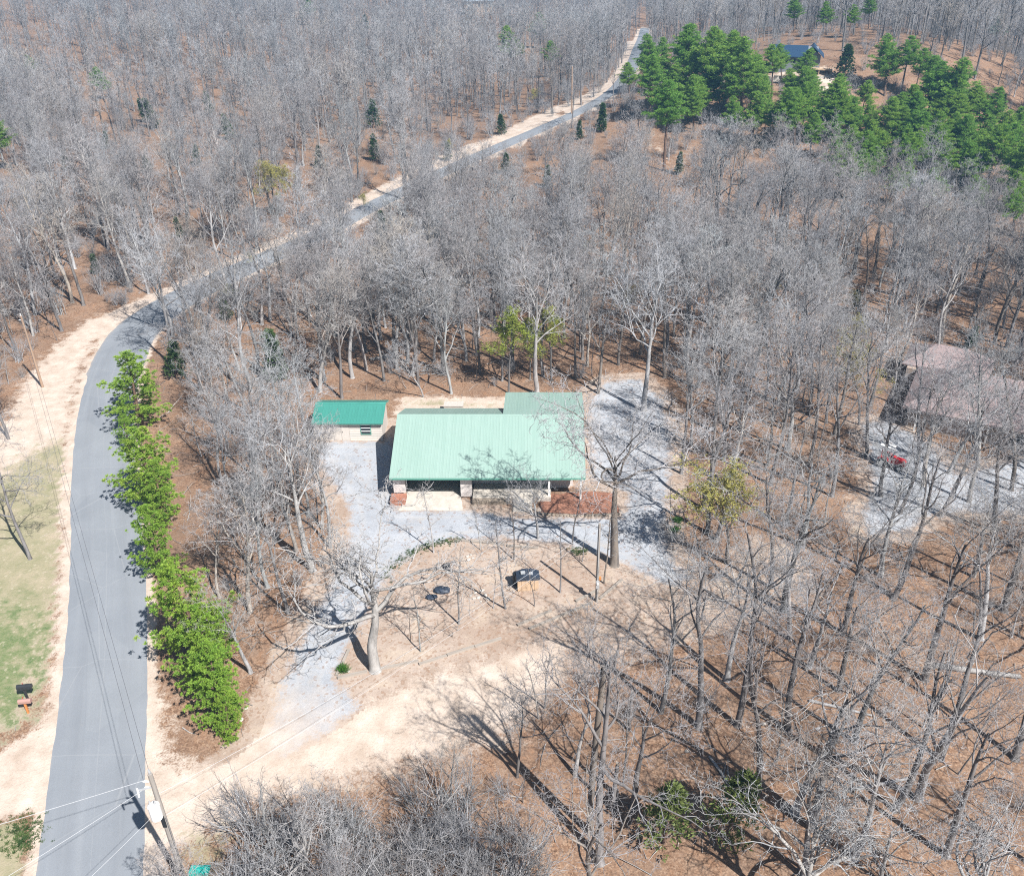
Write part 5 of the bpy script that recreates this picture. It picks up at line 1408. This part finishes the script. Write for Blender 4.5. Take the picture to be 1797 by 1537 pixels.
# ------------------------------------------------------------------ the woods: the nearest trees singly, the rest as one mass
RB = np.random.default_rng(2024)
def grid_points(x0, x1, y0, y1, s):
    gx_ = np.arange(x0, x1, s); gy_ = np.arange(y0, y1, s)
    A_, B_ = np.meshgrid(gx_, gy_)
    q = np.stack([A_.ravel(), B_.ravel()], 1) + RB.uniform(-.46, .46, (A_.size, 2)) * s
    return q
def view_ok(q, m=8.0):      # in the frame, or close enough to throw a shadow into it
    d_ = q[:, 1] * CP + CAM_H * SP
    uL = (0 - CX) / FPX * d_; uR = (PW - CX) / FPX * d_
    return (q[:, 0] > uL - m) & (q[:, 0] < uR + m + 8) & (q[:, 1] > 16)
lowwood = pxpoly([(1000, 1180), (1180, 1120), (1330, 1040), (1480, 950), (1900, 900), (2000, 1700), (960, 1700), (900, 1400)])
slope = hillslope_poly
lowleft = pxpoly([(330, 1480), (470, 1440), (640, 1395), (830, 1340), (920, 1330), (960, 1700), (270, 1700)])
house_n = pxpoly([(1570, 690), (1600, 630), (1720, 625), (1850, 660), (1850, 800), (1640, 800)])
hill_clear = pxpoly([(1330, 128), (1345, 92), (1440, 92), (1475, 120), (1478, 160), (1440, 172), (1390, 150)])
def blocked(q, margin=0.0):
    X_, Y_ = q[:, 0], q[:, 1]
    b = inside(clear_poly, X_, Y_) | inside(neigh_poly, X_, Y_) | inside(verge_poly, X_, Y_) | inside(house_n, X_, Y_) | inside(hill_clear, X_, Y_)
    b |= inside(sandL_poly, X_, Y_) | inside(grass2_poly, X_, Y_) | inside(grass_poly, X_, Y_)
    far_ = sm((Y_ - 100) / 30)
    b |= (line_dist(ROAD[::3], X_, Y_) < HALF + 1.8 - 2.2 * far_) | (line_dist(SHOULDER, X_, Y_) < 2.8 - 1.3 * far_)
    return b
def apart(q, dmin):
    P_ = np.array([(a, b) for a, b, c_ in PLACED])
    return np.array([np.min(np.hypot(P_[:, 0] - a, P_[:, 1] - b)) > dmin for a, b in q]) if len(q) else np.zeros(0, bool)

pine_spots = np.array([tuple(o.location)[:2] for o in bpy.data.objects if o.get('group') == rp])
def clear_of_pines(q):      # keep the roadside pines and the two low cedars free of bare trees
    c2 = np.array([at(1165, 1482), at(1275, 1475)])
    d1 = np.min(np.hypot(q[:, :1] - pine_spots[:, 0], q[:, 1:] - pine_spots[:, 1]), 1)
    d2 = np.min(np.hypot(q[:, :1] - c2[:, 0], (q[:, 1:] + 2.0 - c2[:, 1]) * .7), 1)
    c3 = np.array([(o.location.x, o.location.y) for o in bpy.data.objects if o.get('category') in ('cedar', 'budding tree') and o.location.y < 140])
    ax_ = np.abs(q[:, :1] - c3[:, 0] * q[:, 1:] / c3[:, 1]); ay_ = c3[:, 1] - q[:, 1:]
    d3 = ((ax_ < 2.2) & (ay_ > -1.0) & (ay_ < 14)).any(1)
    return (d1 > 5.2) & (d2 > 3.0) & ~d3
near = grid_points(-75, 105, 18, 150, 3.7)
near = near[view_ok(near) & ~blocked(near)]
inlow = inside(lowwood, near[:, 0], near[:, 1]); inll = inside(lowleft, near[:, 0], near[:, 1])
nu, nv = to_px(near[:, 0], near[:, 1], 0 * near[:, 0])
keep = np.where((nv > 1255) & ~inlow & ~inll, False, np.where(inlow, RB.random(len(near)) < 0.20, np.where(inll, RB.random(len(near)) < 0.42, RB.random(len(near)) < 0.82)))
near = near[keep]; near = near[apart(near, 2.6) & clear_of_pines(near)]
order = np.argsort(near[:, 1] + np.abs(near[:, 0]) * 0.15); near = near[order]
n_single = 300 - sum(1 for o in bpy.data.objects if o.name.split('.')[0] == BT)
single, rest_near = near[:n_single], near[n_single:]
shed_p = np.array(at(613, 760)); house_p = np.array(at(855, 760)); neigh_p = np.array([nx_, ny_])
def zone(x, y):
    u, v = to_px(x, y, 0)
    if inside(lowwood, np.array([x]), np.array([y]))[0]:
        return 'in the open litter wood near the large twin leader tree' if u < 1500 else 'in the litter wood near the heavy leaning trunk'
    if inside(lowleft, np.array([x]), np.array([y]))[0]: return 'in the grey thicket near the big utility pole'
    if u < 640 and v > 700: return 'in the strip between roadside pines and drive'
    if u < 330 and v <= 760: return 'at the wood edge across the road'
    if u < 560: return 'in the woods between shed and road bend'
    if u < 700: return 'in the woods behind the shed'
    if u < 880: return 'in the woods behind the brush pile'
    if u < 1040: return 'in the woods behind the rear wing'
    if u < 1180: return 'in the woods behind the back gravel'
    if v > 780: return 'on the litter slope between budding crown and neighbour gravel'
    if u < 1400: return 'in the woods above the yellow budding crown'
    return 'in the woods around the mauve roofed house'
adj = {'wood0': 'dark stemmed bare tree', 'wood1': 'high crowned bare tree', 'wood2': 'pale limbed bare tree', 'wood3': 'wide crowned bare tree', 'wood4': 'dense pale stemmed bare tree', 'wood5': 'narrow bare tree with pale twigs',
       'open0': 'sparse bare tree', 'open1': 'forking bare tree', 'open2': 'slender bare tree', 'open3': 'pale forking bare tree'}
MARKS = [((613, 720), 'the shed'), ((760, 660), 'the brush pile'), ((950, 690), 'the rear wing roof'), ((1100, 670), 'the back gravel'), ((1272, 880), 'the yellow budding crown'), ((1560, 815), 'the red tractor'),
         ((1730, 655), 'the satellite dish'), ((1700, 720), 'the mauve roof'), ((60, 640), 'the slim tan pole'), ((240, 690), 'the uppermost roadside pine'), ((270, 840), 'the bushy second roadside pine'), ((350, 1090), 'the tallest roadside pine'),
         ((395, 1260), 'the last roadside pine'), ((658, 1150), 'the gnarled oak'), ((320, 1500), 'the big utility pole'), ((1165, 1450), 'the denser low cedar'), ((1275, 1440), 'the looser low cedar'), ((1425, 1430), 'the large twin leader tree'),
         ((1700, 1180), 'the long fallen log'), ((1612, 1380), 'the dead pale tree'), ((1035, 1450), 'the flat topped snag'), ((1050, 1040), 'the grey service pole'), ((1560, 930), 'the lower neighbour gravel'), ((486, 640), 'the large dark cedar'),
         ((890, 600), 'the bright green budding tree'), ((250, 560), 'the road bend'), ((1505, 640), 'the yellow green budding tree'), ((1482, 530), 'the small yellow budding top'), ((1355, 510), 'the green tinged budding top'), ((1097, 530), 'the brownish budding tree'),
         ((1025, 445), 'the brown green budding top'), ((1340, 1270), 'the tan rock'), ((408, 520), 'the yellow budding tree at the bend'), ((172, 460), 'the cedar above the verge'), ((1700, 590), 'the cedar behind the mauve roof'), ((535, 1480), 'the white limbed low tree'),
         ((745, 1400), 'the pale bent limbs'), ((1105, 1260), 'the short broken stump'), ((1190, 920), 'the outer gravel edge'), ((590, 880), 'the upper drive edge'), ((500, 1150), 'the lower drive edge'), ((440, 455), 'the low yellow budding bush')]
def relations(items):
    '''items: (x, y, look) -> a label for each, counted outwards from the landmark it stands nearest'''
    rows = []
    for n_, (x, y, look) in enumerate(items):
        u, v = to_px(x, y, 0)
        q = min(MARKS, key=lambda m_: math.hypot(m_[0][0] - u, (m_[0][1] - v) * 1.4)); du, dv = u - q[0][0], v - q[0][1]
        rel = ('right of ' if du > 0 else 'left of ') if abs(du) > abs(dv) * 1.3 else ('in front of ' if dv > 0 else 'behind ')
        rows.append((math.hypot(du, dv), n_, look, rel + q[1]))
    c_ = {}; out = [None] * len(items)
    tot = {}
    for d_, n_, look, w_ in rows: tot[(look, w_)] = tot.get((look, w_), 0) + 1
    for d_, n_, look, w_ in sorted(rows):
        i_ = c_[(look, w_)] = c_.get((look, w_), 0) + 1
        names_ = ['nearest', 'second', 'third', 'fourth', 'fifth', 'sixth', 'seventh', 'eighth', 'ninth', 'tenth', 'eleventh', 'twelfth', 'thirteenth', 'fourteenth', 'fifteenth']
        out[n_] = (names_[min(i_, 15) - 1] + ' ' if tot[(look, w_)] > 1 else '') + look + ' ' + w_
    return out
r_ = random.Random(9)
todo = []
for x, y in single:
    key = 'wood%d' % r_.choice((0, 1, 2, 2, 3, 4, 5))
    zz = zone(x, y); h_ = r_.uniform(11.0, 17.0)
    if 'strip' in zz: key = r_.choice(('wood2', 'wood2', 'wood4', 'wood5')); h_ = r_.uniform(9, 13)
    if 'thicket' in zz: h_ = r_.uniform(5, 8.5)
    if 'litter' in zz: key = r_.choice(('open0', 'open1', 'open2', 'open2', 'open3'))
    todo.append((x, y, key, zz, h_))
for (x, y, key, zz, h_), lab in zip(todo, relations([(q[0], q[1], adj[q[2]]) for q in todo])):
    tree(BT, key, x, y, h_, lab, 'tree', 'bare trees ' + zz, lean=(r_.uniform(-.07, .07), r_.uniform(-.07, .07)), wide=r_.uniform(.95, 1.25), rng_=r_)
# saplings in the near woods
sp = grid_points(-70, 90, 24, 112, 4.6); sp = sp[view_ok(sp, 2) & ~blocked(sp)]
il = inside(lowwood, sp[:, 0], sp[:, 1]); sp = sp[np.where(il, RB.random(len(sp)) < .25, RB.random(len(sp)) < .75)]; sp = sp[apart(sp, 1.0) & clear_of_pines(sp)]
sp = sp[np.argsort(sp[:, 1])][:270]
sadj = ('pale thin sapling', 'dark thin sapling', 'crooked thin sapling')
todo = [(x, y, r_.randrange(3)) for x, y in sp]
for (x, y, i), lab in zip(todo, relations([(q[0], q[1], sadj[q[2]]) for q in todo])):
    zz = zone(x, y)
    tree('sapling', 'sap%d' % i, x, y, r_.uniform(3.5, 8.0), lab, 'sapling', 'saplings ' + zz, lean=(r_.uniform(-.1, .1), r_.uniform(-.1, .1)), rng_=r_)
# thicket of bare shrubs at the lower edge, and scattered undergrowth
tree_px(BT, 'oak1', (540, 1560), (535, 1385), 'white limbed low tree rising from the grey thicket', rot=.4)
tree_px(BT, 'open3', (772, 1500), (752, 1300), 'grey tree with pale bent limbs at the thicket end', rot=3.4, wide=.75)
sh = grid_points(-17, 0, 22, 36, 1.75); sh = sh[inside(lowleft, sh[:, 0], sh[:, 1])]
shadj = ('pale tangled bare shrub', 'grey tangled bare shrub', 'brownish grey bare shrub')
todo = [(x, y, r_.randrange(3), r_.uniform(2.8, 5.0), 'of the thicket at the lower edge') for x, y in sh]
sh = grid_points(-60, 80, 26, 108, 6.0); sh = sh[view_ok(sh, 0) & ~blocked(sh)]; sh = sh[clear_of_pines(sh) & (RB.random(len(sh)) < np.where(inside(lowwood, sh[:, 0], sh[:, 1]), .2, .6))][:170]
todo += [(x, y, r_.randrange(3), r_.uniform(1.2, 2.8), zone(x, y)) for x, y in sh]
for (x, y, i, h_, zz), lab in zip(todo, relations([(q[0], q[1], shadj[q[2]]) for q in todo])):
    tree('bare_shrub', 'shrub%d' % i, x, y, h_, lab, 'shrub', 'bare shrubs ' + zz, rng_=r_)

# the mass of woods behind
pts = [rest_near]
for y0, y1, s in ((150, 330, 4.8), (330, 560, 5.4), (560, 900, 6.4)):
    q = grid_points(-0.66 * y1 - 20, 0.66 * y1 + 30, y0, y1, s)
    q = q[view_ok(q, 10)]; q = q[~blocked(q)]
    pn = np.sin(q[:, 0] / 13.1 + 1.7 * np.sin(q[:, 1] / 19.0)) + np.sin(q[:, 1] / 16.7 + 1.3 * np.sin(q[:, 0] / 23.0)) + 0.8 * np.sin((q[:, 0] + q[:, 1]) / 37.0)
    q = q[RB.random(len(q)) < np.clip(0.72 + 0.27 * pn, 0.18, 1.0)]
    pts.append(q)
pts = np.vstack(pts)
hillzone = pxpoly([(1090, 105), (1190, 90), (1310, 90), (1340, 120), (1440, 130), (1560, 110), (1660, 130), (1740, 190), (1797, 230), (1900, 300), (1900, 500), (1797, 470), (1560, 440), (1480, 400), (1370, 350), (1100, 265)])
rd = ROAD[::3]; rd = rd[rd[:, 1] > 188]
def front_gap(q):           # how far a tree stands on the near side of the far road
    g = np.full(len(q), 999.0)
    ang = q[:, 0] / q[:, 1]
    ra = rd[:, 0] / rd[:, 1]
    for i_ in range(len(rd) - 1):
        lo, hi = sorted((ra[i_], ra[i_ + 1]))
        s_ = (ang >= lo - .004) & (ang <= hi + .004); dlt = rd[i_, 1] - q[:, 1]
        g = np.where(s_ & (dlt > -2), np.minimum(g, dlt), g)
    return g
gap = front_gap(pts)
keep = np.ones(len(pts), bool); rv = RB.random(len(pts))
keep &= ~((gap < 55) & (rv > 0.46 + 0.4 * gap / 55))
hillp = [(o.location.x, o.location.y) for o in bpy.data.objects if o.get('group') == hp_]
ever = [(o.location.x, o.location.y) for o in bpy.data.objects if o.get('category') in ('cedar', 'pine tree', 'budding tree', 'house') and o.location.y > 95]
ever = [(q[0], q[1], 42) for q in ever if not any(abs(q[0] - h_[0]) + abs(q[1] - h_[1]) < .01 for h_ in hillp)] + [(q[0], q[1], 15) for q in hillp]
for ex, ey, reach in ever:         # glades on the near side of evergreens, so that they stand in the open
    dy_ = ey - pts[:, 1]
    keep &= ~((np.abs(pts[:, 0] - ex * pts[:, 1] / ey) < 3.4) & (dy_ > -1.5) & (dy_ < reach) & (rv < 0.9))
keep &= ~(inside(hillzone, pts[:, 0], pts[:, 1]) & (rv > 0.75))
pts = pts[keep]; gap = gap[keep]
size_mul = np.where(gap < 60, 0.62 + 0.3 * np.clip(gap, 0, 60) / 60, 1.0) * np.where(inside(hillzone, pts[:, 0], pts[:, 1]), 0.5, 1.0)
on_slope = inside(slope, pts[:, 0], pts[:, 1]); kp = ~on_slope | (RB.random(len(pts)) < .5); pts = pts[kp]; size_mul = size_mul[kp]
pz = T(pts[:, 0], pts[:, 1])
# low-detail far tree
def two_mats(me, n_trunk, m2):
    me.materials.append(m2); mi = np.ones(len(me.polygons), np.int32); mi[:n_trunk] = 0
    me.polygons.foreach_set('material_index', mi); return me
FAR = []
for i in range(4):
    A_, B_ = bare_tree_meshes(700 + i, 15, 0.2, (.34, .42, .3, .44)[i], 9, (.44, .42, .46, .42)[i], (42, 46, 40, 50)[i], .055, .12, .05, (7, 6), 0.021, levels=3, sides=(5, 4, 3, 3))
    nA = sum(len(f) for f in A_.F); A_.V += [v for v in B_.V]; A_.F += [f + A_.n for f in B_.F]; A_.n += B_.n
    FAR.append(two_mats(A_.mesh('far_tree', m_bark), nA, (m_twig, m_twig_pale)[i % 2]))
NEARM = []
for ky in ('wood0', 'wood1', 'wood2', 'wood3', 'wood4', 'wood5', 'shrub1', 'shrub2'):
    a, b = PROTO[ky][1:3]
    va = np.zeros(len(a.vertices) * 3); a.vertices.foreach_get('co', va); vb = np.zeros(len(b.vertices) * 3); b.vertices.foreach_get('co', vb)
    fa = np.zeros(len(a.loops), np.int32); a.loops.foreach_get('vertex_index', fa); fb = np.zeros(len(b.loops), np.int32); b.loops.foreach_get('vertex_index', fb)
    t_ = TM(); t_.V = [va.reshape(-1, 3), vb.reshape(-1, 3)]; t_.F = [fa.reshape(-1, 4), fb.reshape(-1, 4) + len(va) // 3]; t_.n = 1
    NEARM.append(two_mats(t_.mesh('wood_tree', a.materials[0]), len(a.polygons), b.materials[0]))
srcs = [bpy.data.objects.new('woodland_source', q) for q in NEARM + FAR]      # not linked to the scene: only instanced below
kind = np.where(pts[:, 1] < 215, RB.integers(0, 6, len(pts)), 8 + RB.integers(0, 4, len(pts)))
ug = grid_points(-210, 220, 95, 330, 4.4); ed = grid_points(-120, 80, 60, 300, 2.4); de = line_dist(ROAD[::3], ed[:, 0], ed[:, 1]); ed = ed[(de > HALF + 3.2) & (de < HALF + 13) & (ed[:, 0] < 20) & (RB.random(len(ed)) < .5)]
ug = np.vstack([ug, ed[(ed[:, 1] > 112) | (ed[:, 0] < -40)]])
ug = ug[view_ok(ug, 2) & ~blocked(ug)]; ug = ug[(RB.random(len(ug)) < .7) & ((ug[:, 1] > 112) | (np.abs(ug[:, 0]) > 45))]
pts = np.vstack([pts, ug]); kind = np.concatenate([kind, RB.integers(6, 8, len(ug))]); size_mul = np.concatenate([size_mul, RB.uniform(.5, 1.1, len(ug))])
pz = T(pts[:, 0], pts[:, 1])
pm = bpy.data.meshes.new('bare_woods'); pm.vertices.add(len(pts)); pm.vertices.foreach_set('co', np.stack([pts[:, 0], pts[:, 1], pz], 1).ravel())
def attr(nm, typ, arr, field='value'):
    a = pm.attributes.new(nm, typ, 'POINT'); a.data.foreach_set(field, arr)
attr('kind_index', 'INT', kind.astype(np.int32))
attr('size', 'FLOAT', (size_mul * RB.uniform(.55, 1.18, len(pts))).astype(np.float32))
attr('spin', 'FLOAT', RB.uniform(0, 6.28, len(pts)).astype(np.float32))
woods = link('bare_woods', pm); tag(woods, 'mass of leafless grey woods covering the land beyond the clearing', 'woods', None, 'stuff')
ng = bpy.data.node_groups.new('plant the woods', 'GeometryNodeTree')
ng.interface.new_socket('Geometry', in_out='INPUT', socket_type='NodeSocketGeometry'); ng.interface.new_socket('Geometry', in_out='OUTPUT', socket_type='NodeSocketGeometry')
gi = ng.nodes.new('NodeGroupInput'); go = ng.nodes.new('NodeGroupOutput'); jn = ng.nodes.new('GeometryNodeJoinGeometry')
def named(nm, typ):
    a = ng.nodes.new('GeometryNodeInputNamedAttribute'); a.data_type = typ; a.inputs['Name'].default_value = nm; return a.outputs['Attribute']
ki, si, sn = named('kind_index', 'INT'), named('size', 'FLOAT'), named('spin', 'FLOAT')
cx_ = ng.nodes.new('ShaderNodeCombineXYZ'); ng.links.new(sn, cx_.inputs['Z'])
for i, so in enumerate(srcs):
    c_ = ng.nodes.new('FunctionNodeCompare'); c_.data_type = 'INT'; c_.operation = 'EQUAL'
    ai = [s for s in c_.inputs if s.type == 'INT']
    ng.links.new(ki, ai[0]); ai[1].default_value = i
    oi = ng.nodes.new('GeometryNodeObjectInfo'); oi.inputs['Object'].default_value = so; oi.inputs['As Instance'].default_value = True
    ip = ng.nodes.new('GeometryNodeInstanceOnPoints')
    ng.links.new(gi.outputs[0], ip.inputs['Points']); ng.links.new(c_.outputs[0], ip.inputs['Selection']); ng.links.new(oi.outputs['Geometry'], ip.inputs['Instance'])
    ng.links.new(cx_.outputs[0], ip.inputs['Rotation']); ng.links.new(si, ip.inputs['Scale'])
    ng.links.new(ip.outputs[0], jn.inputs[0])
ng.links.new(jn.outputs[0], go.inputs[0])
md = woods.modifiers.new('plant', 'NODES'); md.node_group = ng

# sticks and dropped branches on the near forest floor
R = np.random.default_rng(91)
stk = grid_points(-60, 80, 22, 112, 1.55); stk = stk[view_ok(stk, 0) & ~blocked(stk)]; stk = stk[R.random(len(stk)) < .75]
sm_ = TM()
for x, y in stk:
    a = R.uniform(0, 6.28); L_ = R.uniform(.4, 2.2) * (1.6 if R.random() < .08 else 1)
    sm_.tube(stem_path(R, (x, y, R.uniform(.03, .12)), (math.cos(a), math.sin(a), R.uniform(-.03, .12)), L_, 3, .14, -.01), np.linspace(.026, .008, 4) * (1.8 if L_ > 2 else 1), 3)
tag(link('fallen_sticks', sm_.mesh('fallen_sticks', m_twig_pale)), 'sticks and dropped twigs strewn over the leaf litter', 'sticks', None, 'stuff')

# ------------------------------------------------------------------ the air
HAZE = True
if HAZE:
    zlo = float(Z.min()) - 1.5
    hz = MB().box(-1520, 1520, -270, 2220, zlo, 62)
    m, t = newmat('haze'); pv = t.nodes.new('ShaderNodeVolumePrincipled')
    pv.inputs['Color'].default_value = (0.30, 0.64, 1.0, 1); pv.inputs['Density'].default_value = 0.00046; pv.inputs['Anisotropy'].default_value = 0.2
    o = t.nodes.new('ShaderNodeOutputMaterial'); t.links.new(pv.outputs[0], o.inputs['Volume'])
    tag(part('haze', hz, m, None), kind='stuff')
print('objects', len(bpy.data.objects), 'woods', len(pts), 'single', len(single))
